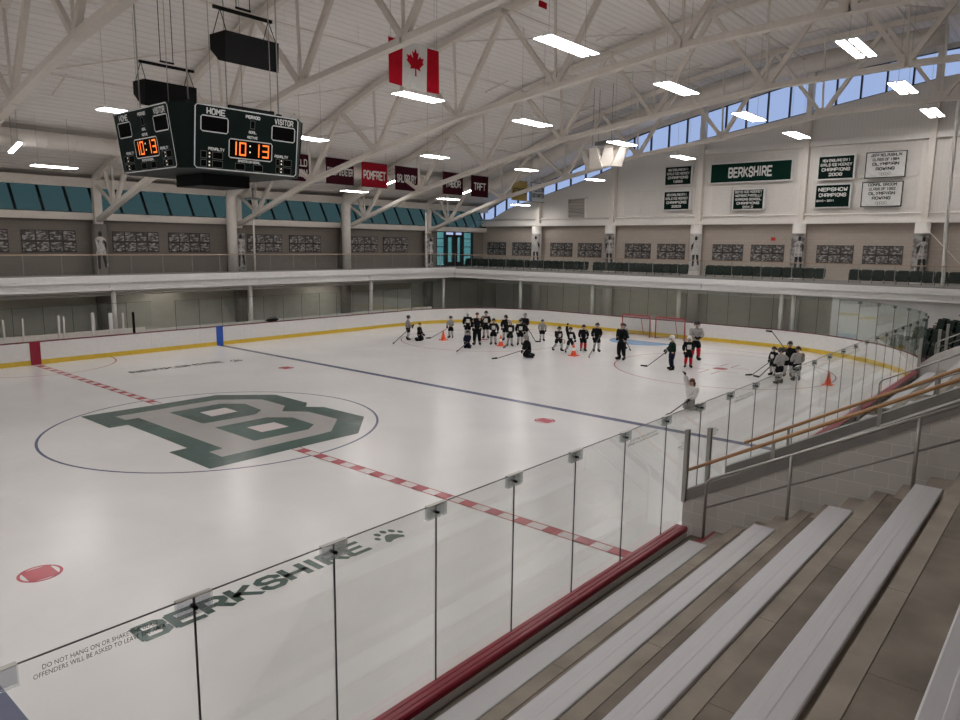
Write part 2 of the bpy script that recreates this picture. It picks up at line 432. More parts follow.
# ------------------------------------------------------------------ the place
RN = 9.0                                          # radius of the near corner
XE, YF, YN, RC = 28.6, 14.72, -14.42, 7.0        # rink end, far boards, near boards, corner radius
def lerp_tab(tab, y):
    tab = sorted(tab)
    if y <= tab[0][0]: return tab[0][1]
    for (a, za), (b, zb) in zip(tab, tab[1:]):
        if y <= b: return za + (zb - za) * (y - a) / (b - a)
    return tab[-1][1]
ROOF = [(22.2,8.15),(20.2,8.55),(17.7,9.45),(12.9,10.95),(8,12.75),(6.3,13.25),(2.75,14.1),(-1.7,15.0),(-5.4,15.6),(-12.2,16.1),(-18,16.1),(-24,15.4),(-31,13.6)]
roof = lambda y: lerp_tab(ROOF, y)
CH = [(20.2,6.15),(17.95,6.88),(12.85,8.43),(7.7,9.55),(2.57,10.58),(-2.55,11.2),(-7.65,11.87),(-12.75,12.05),(-17.9,12.05),(-23,11.6),(-30,10.8)]
chord = lambda y: lerp_tab(CH, y)

def arc(cx, cy, r, a0, a1, n): return [(cx + r*math.cos(a0+(a1-a0)*i/n), cy + r*math.sin(a0+(a1-a0)*i/n)) for i in range(n+1)]
def rim(off=0., n=20):
    """far corner -> end -> near corner"""
    return arc(XE-RC, YF-RC, RC+off, PI/2, 0, n) + arc(XE-RN, YN+RN, RN+off, 0, -PI/2, n)

# floor, ceiling, walls
MB().box((-34, -31, -.3), (36.2, 21, -.03)).build('floor', 'floorc', kind='structure')
mb = MB(); A = [(-34, y, z) for y, z in ROOF]; B = [(36.3, y, z) for y, z in ROOF]
mb.quadstrip(A, B); mb.quadstrip([(x, y, z+.3) for x, y, z in A], [(x, y, z+.3) for x, y, z in B])
mb.build('ceiling', 'deck', kind='structure', fix=False)
# far wall (behind the far balcony)
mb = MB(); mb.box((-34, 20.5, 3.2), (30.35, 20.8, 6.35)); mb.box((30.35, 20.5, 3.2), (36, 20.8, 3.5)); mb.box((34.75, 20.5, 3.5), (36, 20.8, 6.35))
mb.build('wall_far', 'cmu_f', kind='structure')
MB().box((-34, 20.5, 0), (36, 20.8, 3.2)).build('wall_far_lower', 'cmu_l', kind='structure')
MB().box((36, -31, 0), (36.3, 21, 3.2)).build('wall_end_lower', 'cmu_le', kind='structure')
mb = MB(); mb.box((-34, 20.1, 6.33), (36, 20.8, 6.6)); mb.box((-34, 20.15, 6.25), (36, 20.3, 6.36)); mb.build('trim_1', 'steelw', kind='structure')
mb = MB(); mb.box((-34, 19.95, 7.85), (36, 20.25, 8.3)); mb.box((-34, 20.25, 8.0), (36, 21.6, 8.3)); mb.build('trim_2', 'steelw', kind='structure')
# end wall
MB().box((36, -31, 3.2), (36.3, 21, 6.8)).build('wall_end', 'cmu_e', kind='structure')
WB = [(21,6.75),(20.6,6.85),(17.68,8.2),(10.46,10.1),(6.2,11.55),(-4.4,13.2),(-12.35,14.5),(-18,14.5),(-31,13.3)]
WT = [(21,7.8),(20.5,7.95),(17.7,9.16),(12.88,10.5),(6.27,13.0),(-4.2,15.15),(-12.2,15.85),(-18,15.85),(-31,13.4)]
ys = [21,20.5,19,17.7,15,12.9,10.46,8,6.2,4,1,-2,-4.4,-8,-12.3,-16,-18,-24,-31]
wbz = lambda y: lerp_tab(WB, y)
wtz = lambda y: lerp_tab(WT, y)
mb = MB()
mb.quadstrip([(36.02,y,6.8) for y in ys], [(36.02,y,wbz(y)) for y in ys]); mb.quadstrip([(36.3,y,6.8) for y in ys], [(36.3,y,wbz(y)) for y in ys])
mb.quadstrip([(36.02,y,wbz(y)) for y in ys], [(36.3,y,wbz(y)) for y in ys])
mb.build('wall_gable', 'panel', kind='structure', fix=False)
mb = MB(); mb.quadstrip([(36.0,y,wtz(y)) for y in ys], [(36.0,y,roof(y)+.05) for y in ys]); mb.quadstrip([(36.3,y,wtz(y)) for y in ys], [(36.3,y,roof(y)+.05) for y in ys])
mb.quadstrip([(36.0,y,wtz(y)) for y in ys], [(36.3,y,wtz(y)) for y in ys])
mb.build('trim_3', 'steelw', kind='structure', fix=False)
# horizontal trims on the end wall
mb = MB(); mb.box((35.6, -31, 6.74), (36.02, 20.5, 6.95)); mb.box((35.85, -31, 6.95), (36.02, 20.5, 7.22)); mb.build('trim_4', 'trim', kind='structure')
mb = MB(); mb.tube([(35.75, y, 7.27) for y in (-31, 21)], .05); mb.build('trim_5', 'trim', kind='structure')
mb = MB(); mb.box((35.72, -31, 11.25), (36.02, 1.4, 11.55)); mb.build('trim_6', 'trim', kind='structure')
MB().box((-34, -31.3, 0), (36.3, -31, 13.6)).build('wall_near', 'panel', kind='structure')
mb = MB(); pts = [(y, roof(y)+.1) for y in ys] ; mb.quadstrip([(-34,y,0) for y in [22]+ys], [(-34,y,roof(y)+.1) for y in [22]+ys]); mb.build('wall_left', 'panel', kind='structure', fix=False)

# gable windows, one per bay
ECOL = [14.58, 8.03, 1.5, -5.03, -11.5, -18.0]
bays = list(zip([20.5] + ECOL, ECOL))
for i, (ya, yb) in enumerate(bays):
    n = 5; yy = [ya + (yb - ya) * k / n for k in range(n+1)]
    fr = MB()
    for k in range(n+1):
        y = yy[k]; fr.box((36.05, y-.045, wbz(y)), (36.2, y+.045, wtz(y)))
    for za in (wbz, wtz):
        for k in range(n): fr.beam((36.12, yy[k], za(yy[k])), (36.12, yy[k+1], za(yy[k+1])), .14, .09)
    w = fr.build('window_%d' % (i+1), 'mull', kind='structure', at=(36.1, (ya+yb)/2, wbz((ya+yb)/2)))
    gl = MB(); yq = [ya + (yb-ya)*k/20 for k in range(21)]
    gl.quadstrip([(36.15, y, wbz(y)) for y in yq], [(36.15, y, wtz(y)) for y in yq]); gl.build('pane', 'winend', w, fix=False)
# leaning clerestory on the far wall, one per bay
TX = [-18, -10, -2.2, 5.04, 12.95, 20.95, 29.0, 36.0]
for i, (xa, xb) in enumerate(zip(TX, TX[1:])):
    n = 6; fr = MB(); P0 = lambda x: V((x, 20.2, 6.6)); P1 = lambda x: V((x, 21.0, 7.98))
    for k in range(n+1):
        x = xa + (xb-xa)*k/n; fr.beam(P0(x), P1(x), .07, .12, up=(1,0,0))
    fr.beam(P0(xa), P0(xb), .1, .08); fr.beam(P1(xa), P1(xb), .1, .08)
    w = fr.build('window_%d' % (len(bays)+i+1), 'mull', kind='structure', at=((xa+xb)/2, 20.4, 6.6))
    MB().quadstrip([P0(xa), P0(xb)], [P1(xa), P1(xb)]).build('pane', 'winfar', w, fix=False)
# glazed double door in the far corner
dfr = MB()
for x in (30.38, 31.42, 32.55, 33.55, 34.72): dfr.box((x-.05, 20.5, 3.5), (x+.05, 20.7, 6.3))
for z in (3.55, 6.25): dfr.box((30.38, 20.5, z-.06), (34.72, 20.7, z+.06))
for z in (4.35, 5.05, 5.7):
    dfr.box((30.38, 20.52, z-.03), (31.42, 20.68, z+.03)); dfr.box((33.55, 20.52, z-.03), (34.72, 20.68, z+.03))
d = dfr.build('door_1', 'mull', kind='structure', at=(32.5, 20.6, 3.5))
MB().box((30.38, 20.6, 3.5), (31.42, 20.61, 6.25)).box((33.55, 20.6, 3.5), (34.72, 20.61, 6.25)).build('side_pane', 'windoor', d)
for xa, xb in ((31.47, 32.5), (32.6, 33.5)):
    lf = MB().box((xa, 20.5, 3.6), (xa+.22, 20.66, 5.95)).box((xb-.22, 20.5, 3.6), (xb, 20.66, 5.95)).box((xa, 20.5, 3.6), (xb, 20.66, 3.85)).box((xa, 20.5, 5.8), (xb, 20.66, 6.0)).build('door_leaf', 'mull', d)
    MB().box((xa+.2, 20.57, 3.8), (xb-.2, 20.58, 5.85)).build('pane', 'windoor', lf)

# balcony slab with its white fascia
mb = MB(); mb.box((-34, 17.3, 3.2), (36, 20.5, 3.5)); mb.box((29.0, -31, 3.2), (36, 17.3, 3.42))
bal = mb.build('floor_balcony', 'floorc', kind='structure')
mb = MB()
mb.box((-34, 17.05, 3.22), (28.85, 17.3, 3.56)); mb.box((-34, 17.2, 2.86), (28.95, 17.34, 3.22)); mb.box((-34, 17.12, 2.84), (28.9, 17.36, 2.9))
mb.box((28.75, -31, 3.18), (29.0, 17.3, 3.48)); mb.box((28.9, -31, 2.86), (29.04, 17.34, 3.22)); mb.box((28.82, -31, 2.84), (29.06, 17.36, 2.9))
for x in (-4, 4.2, 12.4, 20.6): mb.box((x-.02, 17.16, 2.88), (x+.02, 17.2, 3.2))
for y in (11.3, 4.7, -1.9, -8.5, -14): mb.box((28.86, y-.02, 2.88), (28.9, y+.02, 3.2))
mb.build('trim_7', 'board', kind='structure')
MB().box((-34, 17.34, 3.05), (36, 20.5, 3.2)).box((29.06, -31, 3.05), (36, 17.34, 3.2)).build('ceiling_balcony', 'panel2', kind='structure')
# painted infill wall under the balcony at the right
mb = MB().box((29.2, -31, 0), (29.4, -8.85, 2.86)); mb.box((29.4, -9.0, 0), (36, -8.85, 3.05)); mb.build('wall_under_balcony', 'board', kind='structure')
# low wall behind the far benches
MB().box((-34, 16.75, 0), (5.6, 16.9, 1.0)).build('wall_bench', 'trim', kind='structure')
MB().box((5.6, 16.75, 0), (26, 16.9, .85)).build('wall_walkway', 'panel2', kind='structure')

# ------------------------------------------------------------------ ice and its paint
mb = MB(); out = rim(0) ; lft = [(-x, y) for x, y in reversed(out)]
mb.poly([(x, y, 0) for x, y in out + lft]); 
pts = mb.b.verts
ice = mb.build('ice_sheet', 'ice', kind='structure', fix=False)
def paint(name, m, polys, z=.003):
    mb = MB()
    for p in polys: mb.poly([(x, y, z) for x, y in p])
    return mb.build(name, m, ice, fix=False)
def ring(cx, cy, r, w, n=72, a0=0., a1=2*PI):
    P = []
    for i in range(n):
        a, b = a0+(a1-a0)*i/n, a0+(a1-a0)*(i+1)/n
        P.append([(cx+(r-w)*math.cos(a), cy+(r-w)*math.sin(a)), (cx+r*math.cos(a), cy+r*math.sin(a)), (cx+r*math.cos(b), cy+r*math.sin(b)), (cx+(r-w)*math.cos(b), cy+(r-w)*math.sin(b))])
    return P
rect = lambda x0, y0, x1, y1: [(x0,y0),(x1,y0),(x1,y1),(x0,y1)]
ring0 = ring(0, 0, 4.60, .07)
paint('centre_circle', 'p_blue', ring0, .002)
blocks = []; gaps = []
y = YN + .1; k = 0
yb = -5.48
for i in range(-16, 32):
    yc = yb + .70 * i
    if -14.3 < yc < 14.5 and not (-3.95 < yc < 3.95): blocks.append(rect(-.15, yc-.17, .15, yc+.17))
paint('centre_line', 'p_redline' if 0 else 'p_red', blocks + [rect(-.15, a, -.115, b) for a, b in ((YN+.05, -3.75), (3.8, YF-.05))] + [rect(.115, a, .15, b) for a, b in ((YN+.05, -3.75), (3.8, YF-.05))], .004)
paint('centre_line_white', 'p_white', [rect(-.15, a, .15, b) for a, b in ((YN+.05, -3.75), (3.8, YF-.05))], .0025)
paint('blue_line', 'p_blue', [rect(8.29, YN+.05, 8.59, YF-.05)])
paint('blue_line', 'p_blue', [rect(-8.59, YN+.05, -8.29, YF-.05)])
paint('goal_line', 'p_redline', [rect(25.75, -12.9, 25.81, 13.2)])
def spot(x, y, r=.32):
    paint('faceoff_spot', 'p_redline' if x > 7.5 else 'p_red', ring(x, y, r, .045, 32) + [[(x + r*.98*math.cos(t), y + r*.98*math.sin(t)) for t in [a0 + (PI - 2*.75)*i/8 for i in range(9)] ] if 0 else
          [(x-.21, y-.24),(x+.21, y-.24),(x+.21, y+.24),(x-.21, y+.24)]], .004)
for x, y in ((6.85,-6.74),(-6.92,-6.7),(6.85,6.65),(-6.92,6.65),(19.87,-6.9),(19.87,6.75)): spot(x, y)
for cy in (-6.9, 6.75):
    paint('faceoff_circle', 'p_redline', ring(19.87, cy, 4.6, .055))
    hs = []
    for sx in (-1, 1):
        for sy in (-1, 1):
            x, y = 19.87 + sx*.62, cy + sy*.25
            hs += [rect(min(x, x+sx*1.0), y-.025, max(x, x+sx*1.0), y+.025), rect(x-.025, min(y, y+sy*.8), x+.025, max(y, y+sy*.8))]
    paint('hash_marks', 'p_redline', hs, .0035)
paint('referee_crease', 'p_redline', ring(0, YF, 3.05, .06, 30, PI, 2*PI), .0035)
paint('goal_crease', 'p_crease', [[(25.75, -1.83)] + [(25.75 - 1.8*math.sin(t), -1.83*math.cos(t)) for t in [PI*i/20 for i in range(21)]] + [(25.75, 1.83)]], .0025)
# the block letter B at centre ice
OUT = [(-2.37,3.77),(-.05,3.70),(1.99,3.70),(3.43,2.30),(3.40,.45),(3.02,0),(3.40,-.45),(3.43,-2.40),(2.05,-3.77),(.75,-3.75),(-2.37,-3.72),(-2.37,-1.73),(-1.88,-1.71),(-1.86,-.21),(-1.86,1.76),(-2.37,1.78)]
GREY = [(-1.68,3.03),(-.39,3.0),(1.62,3.0),(2.68,1.98),(2.65,.61),(2.13,0),(2.65,-.61),(2.68,-2.05),(1.66,-3.06),(1.17,-3.08),(-1.68,-3.06),(-1.68,-2.44),(-1.28,-2.40),(-1.28,1.01),(-1.28,2.36),(-1.66,2.37)]
C1 = [(-.33,2.35),(1.38,2.36),(1.92,1.78),(1.78,.62),(1.35,.24),(-.33,.34)]
C2 = [(-.33,-.32),(1.35,-.34),(1.88,-.90),(1.80,-2.08),(1.36,-2.42),(-.34,-2.36)]
paint('logo_outline', 'p_green', [OUT], .005)
paint('logo_face', 'p_grey', [GREY], .006)
paint('logo_counter', 'p_green', [C1, C2], .007)
paint('logo_hole', 'p_white', [[(.31,1.70),(1.18,1.72),(1.18,.97),(.29,.95)], [(.29,-.97),(1.16,-1.02),(1.16,-1.76),(.29,-1.73)]], .008)
def paw(x, y, s, m):
    P = [[(x+s*a, y+s*b) for a, b in [(-.28,-.30),(-.10,-.22),(.10,-.22),(.28,-.30),(.36,-.18),(.24,.02),(.12,.16),(0,.20),(-.12,.16),(-.24,.02),(-.36,-.18)]]]
    for tx, ty, r in ((-.40,.16,.11),(-.20,.40,.12),(.06,.44,.12),(.30,.32,.12),(.44,.08,.10)):
        P.append([(x+s*(tx+r*.8*math.cos(t)), y+s*(ty+r*1.15*math.sin(t))) for t in [2*PI*i/10 for i in range(10)]])
    paint('paw_print', m, P, .004)
lettering('ice_lettering', [('BERKSHIRE', .49, 3.98)], (-4.76, -9.67, .004), (1,0,0), (0,1,0), 0, 'p_green', ice, t=1.55, gap=1.75)
paw(-2.2, -9.76, .60, 'p_green')
lettering('ice_lettering', [('BERKSHIRE', .49, 3.98)], (3.85, 10.05, .004), (1,-.03,0), (0,1,0), 0, 'p_green', ice, t=1.55, gap=1.75)
paw(6.4, 9.75, .60, 'p_green')

# ------------------------------------------------------------------ rink boards
def board_run(name, label, path, inner, zt=.98):
    """path: list of inner-face points; outward normals by finite differences"""
    n = len(path); N = []
    for i in range(n):
        a, b = V(path[max(i-1,0)]), V(path[min(i+1,n-1)]); d = (b-a).normalized(); N.append(V((-d.y, d.x)) * inner)
    P = [V(p) for p in path]
    def ribbon(o0, o1, z0, z1):
        mb = MB(); A=[];B=[];C=[];D=[]
        for p, q in zip(P, N):
            A.append((p.x+q.x*o0, p.y+q.y*o0, z0)); B.append((p.x+q.x*o0, p.y+q.y*o0, z1)); C.append((p.x+q.x*o1, p.y+q.y*o1, z1)); D.append((p.x+q.x*o1, p.y+q.y*o1, z0))
        for a, b in ((A,B),(B,C),(C,D),(D,A)): mb.quadstrip(a, b)
        mb.poly([A[0],B[0],C[0],D[0]]); mb.poly([A[-1],D[-1],C[-1],B[-1]])
        return mb
    r = thing(name, label, 'rink boards', (P[0].x, P[0].y, 0))
    ribbon(0, .15, .2, zt-.03).build('board_panel', 'board', r)
    ribbon(-.015, .15, -.01, .2).build('kick_plate', 'kick', r)
    ribbon(-.015, .19, zt-.03, zt).build('cap_rail', 'red' if zt > .99 else 'redcap', r)
    return r, ribbon
farp = [(x, YF) for x in (-9, 0, 8, 16, XE-RC-.01)] + rim(0)[:21]
r, _ = board_run('dasher_boards', 'white rink boards with yellow kick plate along the far bench side', farp, 1)
MB().box((-.2, YF-.02, 0), (.2, YF+.01, .99)).build('centre_stripe', 'red', r)
MB().box((8.26, YF-.02, 0), (8.62, YF+.01, .99)).build('zone_stripe', 'blue', r)
for k in range(5):
    x = 2.5 + k*2.44
    MB().box((x-.006, YF-.004, .2), (x+.006, YF+.01, .94)).build('panel_joint', 'panel2', r)
endp = [rim(0)[20], (XE, 0)] + rim(0)[21:]
board_run('dasher_boards', 'white rink boards with yellow kick plate behind the goals', endp, 1)
nearp = [rim(0)[-1]] + [(x, YN) for x in (15, 8, 1.4)]
board_run('dasher_boards', 'red topped rink boards in front of the second seating section', nearp, 1, 1.0)
# near run: seen from the stands
r = thing('dasher_boards', 'red topped rink boards in front of the nearest bleachers', 'rink boards', (-6, YN, 0))
MB().box((-.13, YN-.12, 0), (1.33, YN, .97)).build('gate_panel', 'board', r)
MB().box((-13, YN-.15, .2), (-.47, YN, .97)).build('board_panel', 'board', r)
MB().box((-13, YN-.15, 0), (-.47, YN+.01, .2)).build('kick_plate', 'kick', r)
mb = MB()
mb.prism([(0,.93),(0,1.0),(-.05,1.0),(-.053,.992),(-.058,.992),(-.061,1.0),(-.115,1.0),(-.118,.992),(-.123,.992),(-.126,1.0),(-.165,1.0),(-.185,.985),(-.185,.93)], (-13,YN+.01,0), (0,1,0), (0,0,1), (1,0,0), 12.53)
mb.build('cap_rail', 'red', r)
MB().box((-13, YN-.175, .82), (-.47, YN-.15, .93)).build('back_strip', 'board', r)

# ------------------------------------------------------------------ rink glass
def pane(a, b, z0, z1, label, group, m='glass', edge=.009, top=.006, parentname='glass_pane'):
    a, b = V((a[0], a[1], 0)), V((b[0], b[1], 0)); d = (b-a).normalized(); n = V((-d.y, d.x, 0)) * .006
    c = (a+b)/2
    q = MB(); g = d * .004
    q.faces([a+g-n+V((0,0,z0)), b-g-n+V((0,0,z0)), b-g+n+V((0,0,z0)), a+g+n+V((0,0,z0)), a+g-n+V((0,0,z1)), b-g-n+V((0,0,z1)), b-g+n+V((0,0,z1)), a+g+n+V((0,0,z1))],
            [(0,1,5,4),(2,3,7,6)])
    o = q.build('rink_glass', m, at=(c.x, c.y, z0), label=label, cat='rink glass', group=group, fix=False)
    e = MB(); e.beam(a+V((0,0,z0)), a+V((0,0,z1)), edge, .014, up=d); e.build('edge_seal', 'glassedge', o)
    if top: MB().beam(a+V((0,0,z1)), b+V((0,0,z1)), .013, top).build('top_edge', 'glassedge', o)
    return o
def clip(p, d, zt, label, group):
    d = V((d[0], d[1], 0)).normalized(); n = V((-d.y, d.x, 0)); p = V((p[0], p[1], 0))
    t = thing('glass_clip', label, 'glass clip', (p.x, p.y, zt-.1), group)
    for s in (-1, 1):
        c = p + n*s*.016
        MB().beam(c - d*.13 + V((0,0,zt-.06)), c + d*.13 + V((0,0,zt-.06)), .008, .135).build('plate', 'clip', t)
    MB().beam(p - d*.13 + V((0,0,zt+.006)), p + d*.13 + V((0,0,zt+.006)), .045, .006).build('top_strip', 'steel', t)
    MB().tube([p - n*.035 + V((0,0,zt-.075)), p + n*.035 + V((0,0,zt-.075))], .014, 8).build('bolt', 'black', t)
    return t
ZG = 2.82
seams = [-8.29 + 1.21*k for k in range(-2, 24)]
nearpanes = []
for k in range(len(seams)-1):
    sec = 'nearest bleachers' if seams[k+1] < .3 else 'second seating section'
    lb = '%s clear tall glass pane from the left on the near boards' % ORD[k]
    if k == 1: lb = 'clear glass pane at lower left printed with a do-not-hang warning'
    nearpanes.append(pane((seams[k], YN), (seams[k+1], YN), 1.0, ZG, lb, 'glass panes on the near boards'))
for k in range(1, len(seams)):
    clip((seams[k], YN), (1,0), ZG, '%s clear bolted clip from the left joining the near glass tops' % ORD[k-1], 'clips on the near glass')
w = nearpanes[1]
font_text('warning_print', 'DO NOT HANG ON OR SHAKE THE GLASS\nOFFENDERS WILL BE ASKED TO LEAVE THE AREA', .045, (-8.90, YN-.012, 2.722), (1,0,0), (0,0,1), 'etch', w, sx=.80)
for k, xc in ((6, -1.75), (7, -.42), (8, .72), (9, 2.0)):
    font_text('warning_print', 'DO NOT HANG ON OR SHAKE THE GLASS\nOFFENDERS WILL BE ASKED TO LEAVE THE AREA' if k in (6, 9) else 'DO NOT\nHANG ON OR SHAKE\nTHE GLASS', .047, (xc, YN-.012, 2.64 if k in (6,9) else 2.25), (1,0,0), (0,0,1), 'etch', nearpanes[k], sx=.86)
# near corner, end and far glass along the boards
def resample(path, step):
    out = [V(path[0])]; acc = 0
    for a, b in zip(path, path[1:]):
        a, b = V(a), V(b); L = (b-a).length; t = step - acc
        while t <= L: out.append(a + (b-a)*t/L); t += step
        acc = (acc + L) % step if L else acc
        acc = L - (t - step)
    return out
rp = [(x, YF+.03) for x in (6.2, XE-RC)] + arc(XE-RC, YF-RC, RC+.03, PI/2, 0, 40)[1:] + arc(XE-RN, YN+RN, RN+.03, 0, -PI/2, 40)
rs = resample(rp, 1.22)
nf = ne = nn = 0
for a, b in zip(rs, rs[1:]):
    if a.x < 21.8 and a.y > 0:
        pane(a, b, .98, 2.40, '%s low glass pane from the left on the far side boards' % ORD[nf], 'glass panes on the far boards', 'glassfar', .009, .008); nf += 1
    elif a.y > -9.0:
        pane(a, b, .98, ZG, '%s glass pane from the left around the end boards' % ORD[ne], 'glass panes on the end boards', 'glassfar', .011, .008); ne += 1
    else:
        pane(a, b, .98, ZG, '%s glass pane of the far right corner before the white wall' % ORD[nn], 'glass panes of the right corner', 'glassfar', .011, .008)
        d = b - a; clip(b, d, ZG, '%s clip on the glass of the far right corner' % ORD[nn], 'clips on the right corner glass'); nn += 1
# glass behind the benches
for k in range(9):
    x = -5 + k*1.22
    pane((x, 16.8), (x+1.22, 16.8), 1.0, 2.25, '%s glass pane from the left behind the far team benches' % ORD[k], 'glass panes behind the benches', 'glassfar', .012, .012)
for k, (x, w, h, m, lb) in enumerate(((-.85,.03,1.9,'trim','thin pale post at the extreme left of the far benches'),(-.14,.03,1.9,'trim','second thin pale post from the left at the far benches'),(1.26,.04,1.95,'board','white left post of the close pair right of the red stripe'),(1.46,.03,1.9,'trim','thinner post of the close pair right of the red board stripe'),
        (2.69,.065,1.97,'board','thick white post in the middle of the far bench openings'),(3.46,.075,1.92,'board','thickest white post at the far bench openings'),(4.02,.035,1.89,'trim','thin pale post just left of the black post'),(4.5,.045,1.9,'black','black post at the right end of the far benches'))):
    MB().box((x-w, 15.46, 0), (x+w, 15.54, h)).build('bench_post', m, at=(x, 15.5, 0), label=lb, cat='post', group='posts at the far team benches')
for k in range(4):
    x0 = -6.5 + 2.9*k
    t = thing('team_bench', '%s long pale team bench from the left behind the far boards' % ORD[k], 'bench', (x0+1.2, 15.9, 0), 'team benches')
    MB().box((x0, 15.7, .42), (x0+2.4, 16.05, .47)).build('seat', 'wood', t)
    for x in (x0+.3, x0+2.1): MB().box((x-.03, 15.75, 0), (x+.03, 16.0, .42)).build('leg', 'steel', t)
t = thing('equipment_bag', 'black equipment bag resting on the far boards beyond the blue stripe', 'bag', (11.7, YF+.09, .98))
mb = MB(); mb.ball((11.6, YF+.09, 1.07), (.42, .09, .10)); mb.build('bag_body', 'cblack', t)
MB().tube([(11.25, YF+.09, 1.1), (11.4, YF+.05, 1.21), (11.8, YF+.05, 1.21), (11.95, YF+.09, 1.1)], .02, 6).build('strap', 'black', t)

# ------------------------------------------------------------------ the stands
H = .163
Lk = lambda k: 1.0 + .489*(k-1)          # seat ledge level of row k
Fk = lambda k: -14.97 - .897*(k-1)        # its front edge
ROWS = range(1, 8)
def slabs(mb, x0, x1, y0, y1, z0, z1, cuts, g=.006):
    xs = [x0] + sorted(c for c in cuts if x0 + .05 < c < x1 - .05) + [x1]
    for a, b in zip(xs, xs[1:]): mb.box((a + g/2, y0, z0), (b - g/2, y1, z1))
def stand(x0, x1, name, planks, who, rows=ROWS, joint=-1.6):
    led, trd = MB(), MB()
    cut1 = lambda k: [joint - .22*(3-k) - 3.05*i for i in range(-8, 9)]
    cut2 = lambda k: [joint - 1.55 + .25*(k-3) - 2.9*i for i in range(-8, 9)]
    led.box((x0, Fk(1)-.01, .0), (x1, YN-.2, Lk(1)-H)) if 0 else trd.box((x0, Fk(1), .4), (x1, YN-.18, Lk(1)-H))
    for k in rows:
        slabs(led, x0, x1, Fk(k)-.30, Fk(k), Lk(k)-.5, Lk(k), cut1(k))
        slabs(led, x0, x1, Fk(k)-.45, Fk(k)-.30, Lk(k)-.4, Lk(k)+H, cut1(k))
        slabs(trd, x0, x1, Fk(k+1), Fk(k)-.453, Lk(k)-.4, Lk(k)+H-.006, cut2(k))
    led.build('floor_stand_ledges', 'conc', kind='structure')
    trd.build('floor_stand_treads', 'concd', kind='structure')
    for k in rows:
        for (a, b, side) in planks:
            t = thing('bench_plank', '%s aluminium bench plank up from the ice in the %s%s' % (ORD[k-1], who, side), 'bench', ((a+b)/2, Fk(k), Lk(k)), 'aluminium bench planks of the %s' % who)
            prof = [(0,0),(0,.036),(-.012,.042),(-.100,.042),(-.106,.0438),(-.150,.0438),(-.156,.042),(-.268,.042),(-.28,.036),(-.28,0)]
            MB().prism(prof, (a, Fk(k)+.05, Lk(k)+.06), (0,1,0), (0,0,1), (1,0,0), b-a).build('seat_board', 'alu', t)
            for e in (a, b):
                MB().box((e-.004, Fk(k)-.232, Lk(k)+.058), (e+.004, Fk(k)+.052, Lk(k)+.104)).build('end_cap', 'alu', t)
            n = max(2, int((b-a)/1.6))
            for i in range(n):
                x = a + .35 + (b-a-.7)*i/(n-1)
                MB().box((x-.03, Fk(k)-.2, Lk(k)), (x+.03, Fk(k)-.02, Lk(k)+.06)).build('bracket', 'dsteel', t)
stand(-16, -.36, 'a', [(-15.5, -1.17, '')], 'nearest bleachers')
# stair blocks of the aisle by the passage wall
sb_ = 0
for k in range(2, 7):
    o = MB().box((-1.02, Fk(k), Lk(k)-.33), (-.37, Fk(k)+.285, Lk(k)-H)).build('step_block', 'conc', at=(-.7, Fk(k)+.15, Lk(k)-.33), cat='step', group='half steps in the aisle by the block wall',
        label='concrete half step in the aisle in front of the %s bench row' % ORD[k-1])
for z, y in ((Lk(1)-H, YN-.34), (Lk(1), Fk(1))):
    MB().box((-1.05, y-.035, z), (-.37, y+.002, z+.004)).build('stair_nosing', 'red', at=(-.7, y, z), cat='step edging', group='red step edgings',
        label='lowest red painted step edging by the block wall' if z < .95 else 'second red painted step edging by the block wall')
# passage through the stands
S = .575
zt = lambda y: 1.33 + S*(-14.43 - y)
def cheek(name, xa, xb):
    prof = [(-14.44, 0), (-14.44, zt(-14.44)), (-19.5, zt(-19.5)), (-19.5, 0)]
    MB().prism(prof, (xa, 0, 0), (0,1,0), (0,0,1), (1,0,0), xb-xa).build(name, 'cmu_n', kind='structure')
cheek('wall_passage_left', -.35, -.13); cheek('wall_passage_right', 1.33, 1.55)
def guard(xa, xb, label, posts, y0):
    t = thing('stair_guard', label, 'guard rail', ((xa+xb)/2, -14.44, zt(-14.44)))
    prof = [(-14.44, zt(-14.44)), (-14.44, zt(-14.44)+.17), (-19.5, zt(-19.5)+.16), (-19.5, zt(-19.5))]
    MB().prism(prof, (xa-.02, 0, 0), (0,1,0), (0,0,1), (1,0,0), xb-xa+.04).build('steel_band', 'dsteel', t)
    xm = (xa+xb)/2
    rz = lambda y: 1.84 + .558*(-14.48-y)
    MB().tube([(xm, y0, rz(y0)), (xm, -19.5, rz(-19.5))], .026, 12).build('hand_rail', 'wood', t)
    g = MB(); g.faces([(xm-.006, y0, zt(y0)+.15), (xm-.006, -19.5, zt(-19.5)+.15), (xm-.006, -19.5, rz(-19.5)-.02), (xm-.006, y0, rz(y0)-.02)], [(0,1,2,3)])
    g.faces([(xm+.006, y0, zt(y0)+.15), (xm+.006, -19.5, zt(-19.5)+.15), (xm+.006, -19.5, rz(-19.5)-.02), (xm+.006, y0, rz(y0)-.02)], [(3,2,1,0)])
    g.build('glass_infill', 'glass', t, fix=False)
    for y in posts:
        MB().box((xm-.02, y-.02, zt(y)), (xm+.02, y+.02, rz(y)-.02)).build('rail_post', 'steel', t)
guard(-.35, -.13, 'wood capped glass guard on the near block wall beside the passage', (-15.7, -17.0, -18.3), -14.46)
guard(1.33, 1.55, 'wood capped glass guard on the far side of the passage', (-15.4, -16.4, -17.4, -18.4), -14.7)
